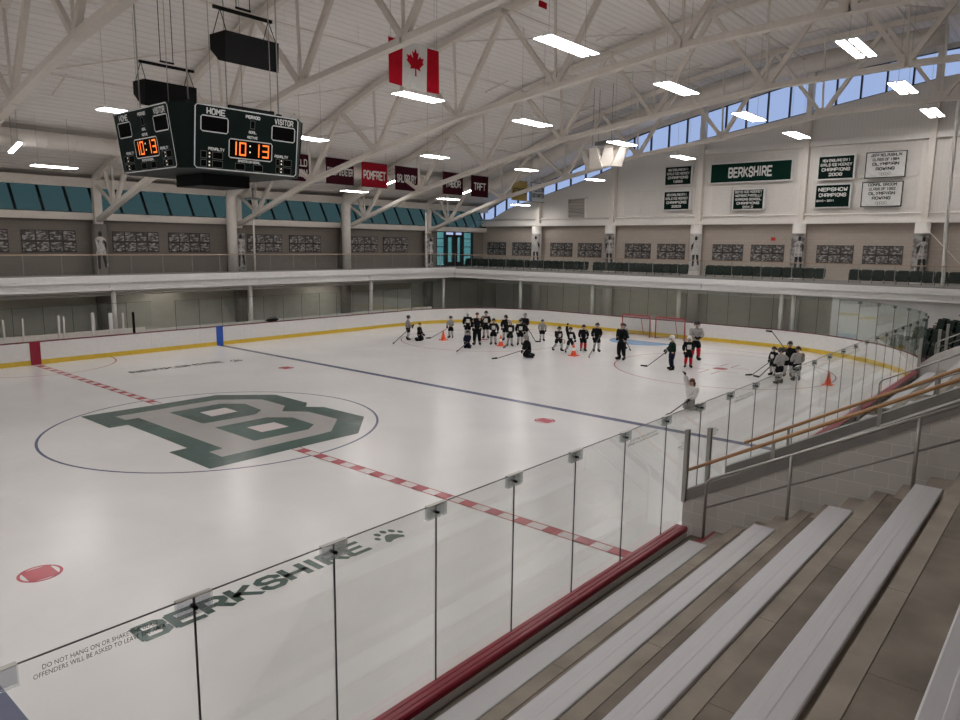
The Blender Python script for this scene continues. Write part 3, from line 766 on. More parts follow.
for x, y, z0, z1, lb in ((-.36, -14.46, 1.35, 2.50, 'tall steel double post where the near glass meets the block wall'), (.55, -14.44, .97, 2.35, 'tall steel post in the glass across the passage opening')):
    t = thing('glass_post', lb, 'post', (x, y, z0), None)
    for s in (-1, 1): MB().box((x+s*.028-.014, y-.03, z0), (x+s*.028+.014, y+.03, z1)).build('post_leaf', 'steel', t)
def stair_rail(x, label, y0, y1, z0, slope, posts, h=.9, mid=.46):
    t = thing('stair_handrail', label, 'handrail', (x, y0, z0), None)
    z = lambda y: z0 + slope*(y0-y)
    pts = [(x, y0, z0), (x, y0, z0+h-.08), (x, y0-.02, z0+h-.02), (x, y0-.07, z(y0-.07)+h), (x, y1, z(y1)+h)]
    MB().tube(pts, .022, 10).build('top_rail', 'steel', t)
    MB().tube([(x, y0, z0+mid), (x, y1, z(y1)+mid)], .015, 8).build('mid_rail', 'dsteel', t)
    for y in posts: MB().tube([(x, y, z(y)), (x, y, z(y)+h)], .024, 10).build('rail_post', 'steel', t)
    return t
stair_rail(-.55, 'steel stair handrail with mid rail in the nearest aisle', -14.88, -18.9, .90, .535, (-16.05, -17.5, -18.8), .93, .5)
# second seating section beyond the passage
stand(1.56, 18.4, 'b', [(2.4, 9.4, ', left'), (10.6, 18.0, ', right')], 'second seating section', range(1, 6), 6.0)
stair_rail(9.6, 'steel stair handrail in the middle aisle of the second seating section', -15.1, -18.3, 1.05, .53, (-16.3, -17.6), .92, .46)
MB().prism([(-14.62, 0), (-14.62, 1.3), (-15.0, 1.65), (-20, 4.4), (-20, 0)], (18.45, 0, 0), (0,1,0), (0,0,1), (1,0,0), .25).build('wall_stand_end', 'board', kind='structure')
stair_rail(18.6, 'steel handrail on the white end wall of the second section', -15.0, -19, 1.66, .55, (-16.4, -17.8), .42, .2)
for x, y, z1, lb in ((18.3, -14.6, 2.2, 'steel post at the near end of the white stand wall'), (19.6, -14.95, 2.45, 'tall steel post before the dark corner seats'), (20.9, -15.02, 2.55, 'second tall steel post before the dark corner seats')):
    MB().box((x-.045, y-.045, 0), (x+.045, y+.045, z1)).build('guard_post', 'steel', at=(x, y, 0), label=lb, cat='post')
for k in range(4):
    ra, rb, zz = 9.3 + .85*k, 9.3 + .85*(k+1) + (.6 if k == 3 else 0), .62 + .4*k
    A_ = arc(XE-RN, YN+RN, ra, math.radians(-92), math.radians(-43), 16); B_ = arc(XE-RN, YN+RN, rb, math.radians(-92), math.radians(-43), 16)
    mb = MB(); mb.quadstrip([(x, y, zz) for x, y in A_], [(x, y, zz) for x, y in B_]); mb.quadstrip([(x, y, 0) for x, y in A_], [(x, y, zz) for x, y in A_]); mb.quadstrip([(x, y, 0) for x, y in B_], [(x, y, zz) for x, y in B_])
    mb.build('floor_corner_step', 'concd', kind='structure', fix=False)

# ------------------------------------------------------------------ stadium seats
def make_seat():
    r = thing('stadium_seat', 'x', 'seat')
    P = [(-.265 + .53*i/8, .05*(1-((-.265 + .53*i/8)/.265)**2)) for i in range(9)]
    L = ((.32,-.18,.96), (.54,-.20,1.), (.73,-.235,.98), (.785,-.25,.88), (.805,-.253,.70))
    mb = MB()
    for off in (0, .035):
        for (z0, x0, s0), (z1, x1, s1) in zip(L, L[1:]): mb.quadstrip([(x0-c+off, a*s0, z0) for a, c in P], [(x1-c+off, a*s1, z1) for a, c in P], smooth=True)
    for z, x, sc in (L[0], L[-1]): mb.quadstrip([(x-c, a*sc, z) for a, c in P], [(x-c+.035, a*sc, z) for a, c in P])
    for k in (0, -1):
        a, c = P[k]; mb.quadstrip([(x-c, a*sc, z) for z, x, sc in L], [(x-c+.035, a*sc, z) for z, x, sc in L])
    mb.build('backrest', 'seat', r, fix=False)
    mb = MB(); mb.prism([(-.15,.36),(-.10,.27),(.0,.25),(.05,.30),(-.04,.76),(-.09,.78),(-.14,.44)], (0,-.24,0), (1,0,0), (0,0,1), (0,1,0), .48); mb.build('seat_pan', 'seat', r)
    MB().box((-.315,-.04,.735), (-.298,.04,.79)).build('number_plate', 'plate', r)
    mb = MB(); mb.box((-.19,-.29,.0), (-.15,-.262,.58)); mb.box((-.27,-.295,0), (.0,-.255,.03)); mb.box((-.18,-.29,.54), (.08,-.262,.58)); mb.build('standard', 'seatleg', r)
    return r
proto = make_seat(); first = True
def put_seat(x, y, z, rz, label, group):
    global first
    o = proto if first else copy_tree(proto); first = False
    o.location = (x, y, z); o.rotation_euler = (0, 0, rz); o['label'] = label; o['group'] = group
blocksS = [('leftmost block on the end balcony', 17.5, 18), ('second block on the end balcony', 6.25, 12), ('third block on the end balcony', -1.45, 12), ('fourth block on the end balcony', -9.2, 9), ('fifth block beyond the netting', -14.6, 5)]
for nm, y0, n in blocksS:
    for i in range(n):
        put_seat(30.35, y0 - .28 - (.55 if n < 18 else .605)*i, 3.42, PI, 'dark green folding seat, %s from the left in the %s' % (ORD[i], nm), 'green seats on the end balcony')
for k in range(4):
    rr = 9.75 + .85*k
    for i in range(12):
        a = math.radians(-86 + (41 - 1.5*k)*i/11)
        put_seat(XE-RN + rr*math.cos(a), YN+RN + rr*math.sin(a), .62 + .4*k, a + PI, 'dark green seat, %s from the right in row %s of the corner stand' % (ORD[i], ('one', 'two', 'three', 'four')[k]), 'green seats in the right corner stand')

# balcony railing: posts, glass and an oak top rail
def balcony_rail(label, a, b, step):
    a, b = V(a), V(b); n = max(1, round((b-a).length/step)); d = (b-a).normalized()
    t = thing('balcony_railing', label, 'railing', tuple(a))
    MB().beam(a + V((0,0,1.05)), b + V((0,0,1.05)), .06, .05).build('top_rail', 'railw', t)
    MB().beam(a + V((0,0,.06)), b + V((0,0,.06)), .05, .12).build('base_shoe', 'dsteel', t)
    for i in range(n):
        p, q = a + (b-a)*i/n, a + (b-a)*(i+1)/n
        g = MB(); g.faces([p+V((0,0,.1)), q+V((0,0,.1)), q+V((0,0,1.02)), p+V((0,0,1.02))], [(0,1,2,3)])
        g.build('glass_panel', 'glassfar', t, fix=False)
        MB().beam(p+V((0,0,.1)), p+V((0,0,1.03)), .015, .03, up=d).build('joint_strip', 'dsteel', t)
balcony_rail('wood topped glass railing along the far balcony', (-12, 17.25, 3.5), (29.0, 17.25, 3.5), 1.6)
balcony_rail('wood topped glass railing along the end balcony', (28.95, 17.2, 3.46), (28.95, -18, 3.46), 1.6)
# posts under the balcony edge
for i, x in enumerate((-3.6, 4.49, 12.01, 21.01, 28.0)):
    MB().tube([(x, 17.5, 0), (x, 17.5, 3.05)], .11, 14).build('balcony_post', 'trim', at=(x, 17.5, 0), cat='post', group='posts under the far balcony', label='round white post under the far balcony, %s from the left' % ORD[i])
for i, y in enumerate((11.27, 5.47, -.46, -6.32, -6.95)):
    MB().tube([(29.2, y, 0), (29.2, y, 3.05)], .11, 14).build('balcony_post', 'trim', at=(29.2, y, 0), cat='post', group='posts under the end balcony', label='round white post under the end balcony, %s from the left' % ORD[i])

# ------------------------------------------------------------------ columns with printed wraps
def figure(t, cx, cy, r, a0, z0, h, kind):
    """printed athlete on the round column base, bent around it"""
    def put(poly, m, lift):
        mb = MB(); P = []
        for u, v in poly: P.append((u, v))
        c = (sum(p[0] for p in P)/len(P), sum(p[1] for p in P)/len(P))
        f = lambda u, v: (cx + (r+lift)*math.cos(a0+1.2*u/r), cy + (r+lift)*math.sin(a0+1.2*u/r), z0+v*h)
        for p, q in zip(P, P[1:]+P[:1]):
            for s in range(3):
                pa = (p[0]+(q[0]-p[0])*s/3, p[1]+(q[1]-p[1])*s/3); pb = (p[0]+(q[0]-p[0])*(s+1)/3, p[1]+(q[1]-p[1])*(s+1)/3)
                mb.poly([f(*c), f(*pa), f(*pb)])
        return mb.build('printed_figure', m, t, fix=False)
    sg = 1 if kind % 2 else -1
    jer, oth = (('fwhite', 'fdark') if kind % 3 else ('fdark', 'fwhite'))
    put([(-.14,.52),(-.20,.80),(-.08,.86),(.08,.86),(.22,.78),(.16,.52)], jer, .014)
    put([(-.06,.86),(-.07,.95),(0,1),(.07,.95),(.06,.86)], oth, .016)
    put([(sg*.10,.80),(sg*.26,.70),(sg*.24,.52),(sg*.15,.60)], oth, .016)
    put([(-.16,.52),(.16,.52),(.20,.40),(-.20,.42)], 'fwhite', .016)
    put([(-.16,.40),(-.02,.42),(-.06,.05),(-.16,.04)], oth, .016)
    put([(.02,.42),(.17,.40),(.22,.10),(.12,.08)], 'fdark', .016)
    put([(sg*.20,.16),(sg*.26,.20),(sg*.28,.12),(sg*.22,.08)], 'fwhite', .018)
for i, x in enumerate(TX[1:-1]):
    t = thing('steel_column', 'square white steel column on a printed round base, far wall, %s from the left' % ORD[i], 'column', (x, 20.05, 0), 'columns along the far wall')
    MB().box((x-.19, 19.9, 6.0), (x+.19, 20.2, 8.3)).build('steel_shaft', 'steelw', t)
    MB().tube([(x, 20.05, 0), (x, 20.05, 6.05)], .36, 24).build('round_base', 'colf', t)
    w = MB(); aa = [PI*1.02 + PI*1.0*k/14 for k in range(15)]
    w.quadstrip([(x+.368*math.cos(a), 20.05+.368*math.sin(a), 3.55) for a in aa], [(x+.368*math.cos(a), 20.05+.368*math.sin(a), 5.75) for a in aa], smooth=True)
    w.build('photo_wrap', 'wrap', t, fix=False) if i % 2 else None
    figure(t, x, 20.05, .36, PI*1.42, 3.7, 2.0, (1, 1, 1, 4, 2, 5, 1)[i])
for i, y in enumerate(ECOL):
    t = thing('steel_column', 'white steel column on a printed round base, end wall, %s from the left' % ORD[i], 'column', (35.5, y, 0), 'columns along the end wall')
    MB().box((35.55, y-.16, 6.7), (35.95, y+.16, roof(y)-.05)).build('steel_shaft', 'steelw', t)
    MB().tube([(35.5, y, 0), (35.5, y, 6.75)], .38, 24).build('round_base', 'panel2', t)
    w = MB(); aa = [PI*.62 + PI*.85*k/14 for k in range(15)]
    w.quadstrip([(35.5+.388*math.cos(a), y+.388*math.sin(a), 3.7) for a in aa], [(35.5+.388*math.cos(a), y+.388*math.sin(a), 6.15) for a in aa], smooth=True)
    w.build('photo_wrap', ('fwhite', 'wrap', 'fwhite', 'wrap', 'wrap', 'fwhite')[i], t, fix=False)
    figure(t, 35.5, y, .38, PI*1.15, 3.9, 2.1, (1, 2, 4, 5, 2, 1)[i])

# recessed panels, louver and small fittings on the gable wall
for i, (ya, yb) in enumerate(bays[1:]):
    for j, (z0, z1) in enumerate(((7.45, 9.15), (9.3, 11.1))):
        if wbz(ya) < z1 + .2: continue
        mb = MB(); a, b = ya - .75, yb + .55
        xx = 35.99
        n = 4
        for k in range(n): 
            for q in range(2):
                za, zb = z0 + (z1-z0)*q/2, z0 + (z1-z0)*(q+1)/2
                mb.box((xx, a + (b-a)*k/n - .008, za+.008), (xx+.05, a + (b-a)*(k+1)/n + .008, zb-.008))
        mb.build('trim_%d' % (10+2*i+j), 'panel2', kind='structure')
t = thing('wall_louver', 'pale slatted vent box on the gable wall left of the banners', 'vent', (35.95, 11.13, 7.25))
MB().box((35.7, 10.35, 7.25), (36.02, 10.42, 8.8)).box((35.7, 11.85, 7.25), (36.02, 11.92, 8.8)).box((35.7, 10.35, 8.73), (36.02, 11.92, 8.8)).box((35.7, 10.35, 7.25), (36.02, 11.92, 7.32)).build('vent_frame', 'trim', t)
for k in range(7): MB().beam((35.82, 10.42, 7.43+.2*k), (35.82, 11.85, 7.43+.2*k), .2, .015, up=(-.6,0,.8)).build('slat', 'grille', t)

# framed boards of team photographs
def photo_board(c, right, w, h, nc, label, group):
    right = V(right); n = V((0,0,1)).cross(right) * -1
    c = V(c); t = thing('photo_board', label, 'photo board', tuple(c - V((0,0,h/2))), group)
    f = lambda u, v, d: c + right*u + V((0,0,v)) + n*d
    MB().beam(f(-w/2,0,.02), f(w/2,0,.02), h, .04, up=n).build('backing', 'frame', t)
    for r_ in range(2):
        for k in range(nc):
            cw, ch = w/nc, h/2
            a = f(-w/2+cw*k+.035, -h/2+ch*(r_+.5), .045); b = f(-w/2+cw*(k+1)-.035, -h/2+ch*(r_+.5), .045)
            MB().beam(a, b, ch-.09, .01, up=n).build('photo', 'photo', t)
far_x = []
for i in range(len(TX)-2):
    x0 = TX[i+1]
    if x0 < -4 or x0 > 22: continue
    far_x += [x0 + 2.05, x0 + 5.05]
far_x[0:0] = []
for i, x in enumerate(far_x): photo_board((x, 20.48, 5.17), (1,0,0), 2.45, 1.08, 4, 'dark framed board of team photographs on the far wall, %s from the left' % ORD[i], 'photo boards on the far wall')
ends = [(18.98, 1.95), (16.35, 1.95)] 
for ya, yb in bays[1:5]: ends += [((ya+yb)/2 + 1.25, 2.02), ((ya+yb)/2 - 1.3, 2.05)]
for i, (y, w) in enumerate(ends): photo_board((35.98, y, 4.93), (0,-1,0), w, 1.07, 3, 'dark framed board of team photographs on the end wall, %s from the left' % ORD[i], 'photo boards on the end wall')

# ------------------------------------------------------------------ roof structure
NODE = [17.95, 12.85, 7.7, 2.57, -2.55, -7.65, -12.75, -17.9, -23]
for i, x in enumerate(TX[1:-1]):
    t = thing('roof_truss', 'white arched steel roof truss spanning the rink, %s from the left' % ORD[i], 'truss', (x, 20.05, 6.15), 'roof trusses')
    ch = [20.0] + NODE + [-30]
    top = [20.0, 17.7, 15.4, 12.9, 10.3, 7.7, 5.1, 2.57, 0, -2.55, -5.1, -7.65, -10.2, -12.75, -15.3, -17.9, -20.5, -23, -30]
    mb = MB()
    sub = []
    for a, b in zip(ch, ch[1:]): sub += [a, (a+b)/2]
    for a, b in zip(ch, ch[1:]): mb.beam((x, a+.03, chord(a)), (x, b-.03, chord(b)), .30, .20)
    mb.build('bottom_chord', 'steelw', t)
    tz = lambda y: roof(y) - .30
    mb = MB()
    for a, b in zip(top, top[1:]): mb.beam((x, a+.03, tz(a)), (x, b-.03, tz(b)), .28, .26)
    mb.build('top_chord', 'steelw', t)
    MB().beam((x, 20.0, 8.0), (x, 17.95, chord(17.95)), .13, .13).build('diagonal', 'steelw', t)
    for j, y in enumerate(NODE):
        MB().beam((x, y, chord(y)), (x, y+.15, tz(y+.15)), .08, .08, up=(1,0,0)).build('vertical', 'steelw', t)
        ym = y - 2.57
        MB().beam((x, y, chord(y)), (x, ym, tz(ym)), .19, .17, up=(1,0,0)).build('diagonal', 'steelw', t)
        yp = y + 2.57 if j else 18.9
        MB().beam((x, y, chord(y)), (x, yp, tz(yp)), .17, .15, up=(1,0,0)).build('diagonal', 'steelw', t)
        MB().box((x-.03, y-.32, chord(y)), (x+.03, y+.32, chord(y)+.36)).build('gusset_plate', 'steelw', t)
# sprinkler pipes, rods and short braces under the deck
for i, y in enumerate((16.2, 10.4, 4.2, -.9, -6.3, -11.4)):
    mb = MB(); z = roof(y) - .75; mb.tube([(-14, y, z), (29.9, y, z)], .03, 6)
    for x in (-9, -5, -1, 1, 5.6, 9, 13.5, 17, 21.5, 25, 29.6): mb.tube([(x, y, z), (x, y, roof(y)-.02)], .008, 4)
    mb.build('sprinkler_pipe', 'steelw', at=(10, y, z), label='thin sprinkler pipe hung under the roof deck, %s from the far wall' % ORD[i], cat='pipe', group='sprinkler pipes under the roof')
for i, x in enumerate((-7, 1, 9, 17, 25)):
    for j, (ya, yb) in enumerate(((13, 8), (3, -2), (-7.5, -12.5))):
        mb = MB(); mb.tube([(x-3.6, ya, roof(ya)-.2), (x+3.6, yb, roof(yb)-.2)], .03, 6)
        mb.build('brace_rod', 'steelw', at=(x, (ya+yb)/2, roof((ya+yb)/2)-.5), cat='brace', group='diagonal brace rods under the deck',
                 label='thin diagonal brace rod under the deck, %s bay, %s' % (ORD[i], ('nearest the far wall', 'over centre ice', 'nearest the stands')[j]))
for i, x in enumerate((-1, 9, 17, 25)):
    for j, y in enumerate((11.5, 5.0, -1.5, -8)):
        mb = MB(); mb.beam((x+1.6, y+.75, roof(y+.75)-.45), (x+1.6, y-.75, roof(y-.75)-.45), .04, .06); mb.tube([(x+1.6, y+.5, roof(y)-.5), (x+1.6, y+.5, roof(y)+.1)], .008, 4)
        mb.build('hanger_channel', 'steelw', at=(x+1.6, y, roof(y)-.45), cat='channel', group='short channels under the deck', label='short grey channel under the deck, %s bay, %s from the far wall' % (ORD[i], ORD[j]))
# ducts
mb = MB(); mb.tube([(-20, 15.7, 9.42), (29.5, 15.7, 9.42)], .36, 24)
for k in range(34): x = -9 + 1.15*k; mb.tube([(x, 15.7, 9.42), (x+.04, 15.7, 9.42)], .372, 24)
mb.build('spiral_duct', 'duct', at=(8, 15.7, 9.42), label='long round white duct running along the far side under the roof', cat='duct')
mb = MB(); P = []
for k in range(28):
    y = 15.9 - 1.05*k; P.append((30.6, y, roof(y) - .82))
mb.tube(P, .46, 24)
for k in range(1, 27, 2): p, q = V(P[k]), V(P[k+1]); d = (q-p).normalized(); mb.tube([p, p + d*.05], .474, 24)
mb.build('spiral_duct', 'duct', at=P[0], label='large round white duct following the roof slope near the gable windows', cat='duct')
for i, x in enumerate((12.0, 20.35)):
    mb = MB(); P = [(x, 19.15, 3.5), (x, 19.15, 7.55)]
    for k in range(1, 9):
        a = PI/2*k/8*.78; P.append((x, 19.15 - .55*(1-math.cos(a)), 7.55 + .6*math.sin(a)))
    P.append((x, 15.9, 9.15))
    mb.tube(P, .29, 20)
    mb.build('duct_drop', 'duct', at=(x, 19.15, 3.5), label=('round white duct drop left of the scoreboard end, beside the second column' if not i else 'round white duct drop beside the third far column'), cat='duct', group='duct drops')
for i, (x, y, z) in enumerate(((12.9, 19.2, 3.5),)):
    MB().tube([(x+.55, y, 3.5), (x+.55, y, 8.1)], .055, 10).build('drain_pipe', 'trim', at=(x, y, 3.5), label='thin white downpipe beside the second far column', cat='pipe')
for i, z in enumerate((2.72, 2.55)):
    MB().tube([(-20, 18.2+.5*i, z), (28.5, 18.2+.5*i, z)], .07, 10).build('soffit_pipe', 'trim', at=(5, 18.2, z), label='white pipe under the far balcony, %s one' % ('upper' if not i else 'lower'), cat='pipe', group='pipes under the balcony')
    MB().tube([(30.2+.6*i, 16, z), (30.2+.6*i, -8.8, z)], .07, 10).build('soffit_pipe', 'trim', at=(30.2, 5, z), label='white pipe under the end balcony, %s one' % ('upper' if not i else 'lower'), cat='pipe', group='pipes under the balcony')

# ------------------------------------------------------------------ lamps
def lamp(c, L, ax, label, group, drop, w=.26):
    c = V(c); ax = V(ax).normalized(); sd = V((-ax.y, ax.x, 0))
    t = thing('hanging_light', label, 'light', tuple(c), group)
    for s in (-1, 1):
        o = c + sd*s*(w/2+.065)
        MB().beam(o - ax*L/2, o + ax*L/2, w, .012).build('diffuser', 'lamp', t)
        MB().beam(o - ax*(L/2+.02) + V((0,0,.035)), o + ax*(L/2+.02) + V((0,0,.035)), w+.02, .05).build('housing', 'lampw', t)
    for s in (-1, 1):
        p = c + ax*s*L*.38 + V((0,0,.06)); MB().tube([p, p + V((0,0,drop))], .007, 5).build('hanger_wire', 'steel', t)
    return t
ROWL = [(14.8, 8.25), (7.2, 9.62), (.8, 10.6), (-5.5, 11.45), (-11.9, 12.0)]
nmr = ['row nearest the far wall', 'second row from far wall', 'row over centre ice', 'fourth row from far wall', 'row nearest the stands']
LX = [(-23,-15,1.35,9.2,17.48,25.6,33.6), (-23,-15,.95,8.8,16.44,24.18,31.83), (-23,-15,-7,8.97,16.05,24.0,31.4), (-23,-15,-7,1.2,9.3,17.1,24.95,32.15), (-23,-15,-7,1.2,9.2,17.35,25.1,32.3)]
for j, (y, z) in enumerate(ROWL):
    for i, x in enumerate(LX[j]):
        L = (1.6, 1.45, 2.1, 2.7, 2.7)[j]
        lamp((x, y, z), L, (1, 0, 0), 'twin strip light, %s from left in the %s' % (ORD[i], nmr[j]), 'hanging strip lights', roof(y)-z-.1)
for i, x in enumerate((0., 20.3, 27.8)):
    t = thing('eave_light', 'slanted bright strip light under the low far roof, %s from the left' % ORD[i], 'light', (x, 15, 8.95), 'strip lights along the eave')
    a, b = V((x, 15.55, 8.76)), V((x, 14.35, 9.05)); up = V((0,0,1))
    MB().beam(a, b, .15, .04).build('diffuser', 'lamp', t)
    MB().beam(a + up*.05, b + up*.05, .18, .05).build('housing', 'lampw', t)
    for q in (.2, .8): p_ = a + (b-a)*q; MB().tube([p_ + up*.05, V((x, p_.y, roof(p_.y)-.03))], .01, 5).build('hanger_wire', 'steel', t)
for i, (x, y) in enumerate(((33, 11.6), (33, 7.2), (33, 3.6), (33, -.9), (33, -6.9))):
    t = thing('soffit_light', 'glowing strip light under the end balcony, %s from the left' % ORD[i], 'light', (x, y, 2.8), 'soffit lights')
    MB().box((x-.09, y-.6, 2.72), (x+.09, y+.6, 2.80)).build('diffuser', 'soffit', t)
    MB().box((x-.07, y-.62, 2.80), (x+.07, y+.62, 2.83)).build('housing', 'lampw', t)
    mb = MB()
    for d in (-.4, .4): mb.tube([(x, y+d, 2.83), (x, y+d, 3.06)], .01, 5)
    mb.build('hanger_rod', 'steel', t)
for i, x in enumerate((-3, 8, 19)):
    t = thing('soffit_light', 'strip light under the far balcony, %s from the left' % ORD[i], 'light', (x, 19.3, 3.0), 'soffit lights')
    MB().box((x-.6, 19.2, 2.96), (x+.6, 19.4, 2.99)).build('diffuser', 'soffit', t)
    MB().box((x-.63, 19.17, 2.99), (x+.63, 19.43, 3.05)).build('housing', 'lampw', t)

# ------------------------------------------------------------------ scoreboard
SBX, SBY = .12, -.05
t = thing('scoreboard', 'four sided dark green hanging scoreboard with amber clock reading 10:13', 'scoreboard', (SBX, SBY, 8.55))
ZB, ZT, DB, DT, HW = 7.03, 8.56, 1.76, 1.95, 1.5
def octo(d, z, h): return [(SBX+a, SBY+b, z) for a, b in ((-h,-d),(h,-d),(d,-h),(d,h),(h,d),(-h,d),(-d,h),(-d,-h))]
A, B = octo(DB-.03, ZB, HW), octo(DT-.03, ZT, HW)
mb = MB(); mb.faces(A+B, [tuple(range(7,-1,-1)), tuple(range(8,16))] + [(i,(i+1)%8,8+(i+1)%8,8+i) for i in range(8)]); mb.build('cabinet', 'sb', t)
MB().prism([(-.7,-.7),(.7,-.7),(.7,.7),(-.7,.7)], (SBX, SBY, 6.72), (1,0,0), (0,1,0), (0,0,1), .32).build('lower_box', 'black', t)
for k, ang in enumerate((0, -PI/2, PI/2, PI)):
    R = Matrix.Rotation(ang, 4, 'Z'); ex = R @ V((1,0,0)); o0 = R @ V((-HW, -DB, 0)); o1 = R @ V((-HW, -DT, 0))
    org = V((SBX, SBY, ZB)) + o0; up = V((0,0,ZT-ZB)) + (o1 - o0); hv = up.length; upn = up.normalized(); nr = ex.cross(upn)
    f = lambda u, v, l=0: org + ex*(u*2*HW) + upn*((1-v)*hv) + nr*l
    face = MB(); face.faces([f(0,1,-.02), f(1,1,-.02), f(1,0,-.02), f(0,0,-.02), f(0,1,.0), f(1,1,.0), f(1,0,.0), f(0,0,.0)], [(3,2,1,0),(4,5,6,7),(0,1,5,4),(1,2,6,5),(2,3,7,6),(3,0,4,7)])
    fp = face.build('score_face', 'sb', t)
    def frame(u0, v0, u1, v1, wd, ch, m, l=.004, fill=None, nm='cell_outline'):
        cu, cv = ch/(2*HW), ch/hv
        o = [(u0+cu,v0),(u1-cu,v0),(u1,v0+cv),(u1,v1-cv),(u1-cu,v1),(u0+cu,v1),(u0,v1-cv),(u0,v0+cv)]
        wu, wv = wd/(2*HW), wd/hv
        i = [(min(max(u, u0+wu), u1-wu) if not (u in (u0+cu, u1-cu)) else u, min(max(v, v0+wv), v1-wv) if not (v in (v0+cv, v1-cv)) else v) for u, v in o]
        mb = MB()
        for a in range(8):
            b = (a+1) % 8; mb.poly([f(*o[a], l), f(*o[b], l), f(*i[b], l), f(*i[a], l)])
        mb.build(nm, m, fp, fix=False)
        if fill: MB().poly([f(*p, l-.002) for p in i]).build('display_cell', fill, fp, fix=False)
    frame(.004, .004, .996, .996, .028, .07, 'sbwhite', nm='face_border')
    for a, b, c, d in ((.055,.165,.305,.42), (.72,.165,.965,.42)): frame(a, b, c, d, .026, .05, 'sbwhite', fill='sbcell')
    frame(.31, .47, .735, .785, .026, .05, 'sbwhite', fill='sbcell')
    for a, b, c, d in ((.51,.145,.555,.28),(.375,.855,.47,.965),(.55,.855,.645,.965),(.06,.715,.115,.83),(.06,.85,.115,.965),(.165,.715,.26,.83),(.165,.85,.26,.965),(.775,.715,.815,.83),(.775,.85,.815,.965),(.85,.715,.94,.83),(.85,.85,.94,.965)):
        frame(a, b, c, d, .012, .004, 'sbgrey', fill='sbcell')
    for s, u, v, h, w in (('HOME',.19,.10,.155,.50),('VISITOR',.845,.10,.155,.58),('PERIOD',.533,.095,.085,.42),('GOAL',.533,.335,.07,.22),('ACTIVE',.533,.42,.07,.30),('SHOTS ON GOAL',.51,.82,.065,.66),('PENALTY',.20,.675,.075,.44),('PENALTY',.83,.675,.075,.42)):
        lettering('face_lettering', [(s, h, w)], f(u, v), ex, upn, 0, 'sbwhite', fp, t=1.35 if h > .1 else 1.75, lift=.004)
    segs = {'0':'abcdef','1':'bc','3':'abcdg'}
    def digit(s, u0, u1, v0, v1):
        vm = (v0+v1)/2; w = .011; q = w*2*HW/hv*1.2; dm = MB()
        for c in segs[s]:
            a, b, cc, d = dict(a=(u0,v0,u1,v0+q), g=(u0,vm-q/2,u1,vm+q/2), d=(u0,v1-q,u1,v1), b=(u1-w,v0,u1,vm), c=(u1-w,vm,u1,v1), f=(u0,v0,u0+w,vm), e=(u0,vm,u0+w,v1))[c]
            dm.poly([f(a,b,.006), f(cc,b,.006), f(cc,d,.006), f(a,d,.006)])
        dm.build('clock_digit', 'led', fp, fix=False)
    digit('1', .345, .385, .515, .73); digit('0', .41, .475, .515, .73); digit('1', .56, .605, .515, .73); digit('3', .635, .70, .515, .73)
    for u, vv in ((.513,(.56,.66)),(.138,(.745,.80,.88,.935)),(.832,(.745,.80,.88,.935))):
        for v in vv: MB().poly([f(u-.006,v-.012,.006), f(u+.006,v-.012,.006), f(u+.006,v+.012,.006), f(u-.006,v+.012,.006)]).build('indicator_dot', 'ledw', fp, fix=False)
for i, (a, b) in enumerate(((-1.3,-1.3),(1.3,-1.3),(-1.3,1.3),(1.3,1.3),(.9,-1.55),(-.45,-.9),(.45,-.9),(-1.0,.3))):
    z1 = roof(SBY+b) - .05
    MB().tube([(SBX+a, SBY+b, ZT-.02), (SBX+a, SBY+b, z1)], .018 if i < 4 else .01, 6).build('hoist_cable', 'steel', t)
    MB().box((SBX+a-.06, SBY+b-.06, ZT-.02), (SBX+a+.06, SBY+b+.06, ZT+.16)).build('lifting_bracket', 'black', t)
MB().beam((-.2, SBY-1.5, ZT+.1), (1.0, SBY-1.5, ZT+.1), .1, .12).build('top_rail', 'black', t)
MB().tube([(.75, -1.0, 6.72), (.75, -1.0, 6.45)], .03, 8).box((.62,-1.1,6.4),(.88,-.9,6.46)).build('sensor_arm', 'dsteel', t)

# ------------------------------------------------------------------ hung loudspeakers
for (x0, x1, y, zc, zbar, bx0, bx1, lb) in ((-.09, 1.5, -1.0, 10.19, 11.2, -.2, 1.53, 'black hanging loudspeaker box above the right side of the scoreboard'), (.02, 1.68, 3.8, 9.66, 10.62, .05, 1.8, 'black hanging loudspeaker box behind the scoreboard at upper left')):
    t = thing('loudspeaker', lb, 'loudspeaker', ((x0+x1)/2, y, zc), 'hanging loudspeakers')
    MB().prism([(-.35,.40),(-.30,-.36),(.02,-.28),(.42,.05),(.42,.42)], (x0, y, zc), (0,1,0), (0,0,1), (1,0,0), x1-x0).build('speaker_box', 'black', t)
    MB().box((x0+.05, y-.352, zc-.30), (x1-.05, y-.34, zc+.34)).build('front_grille', 'cblack', t) if 0 else None
    MB().beam((bx0, y, zbar), (bx1, y, zbar), .07, .08).build('hanging_bar', 'black', t)
    MB().beam(((bx0+bx1)/2-.22, y, zbar+.12), ((bx0+bx1)/2+.22, y, zbar+.12), .05, .05).build('swivel_bar', 'black', t)
    for x, s in ((x0+.06, 1), (x1-.06, -1)):
        mb = MB()
        for dy in (-.3, .38): mb.tube([(x, y+dy, zc+.4), (x+s*.02, y, zbar)], .012, 5)
        mb.tube([(x, y-.1, zc+.41), (x+s*.16, y-.1, zc+.41)], .03, 6)
        mb.build('chain_sling', 'black', t)
    mb = MB()
    for dx in (-.2, .2): mb.tube([((bx0+bx1)/2+dx, y, zbar+.12), ((bx0+bx1)/2+dx, y, roof(y)-.05)], .012, 5)
    mb.build('hoist_cable', 'black', t)
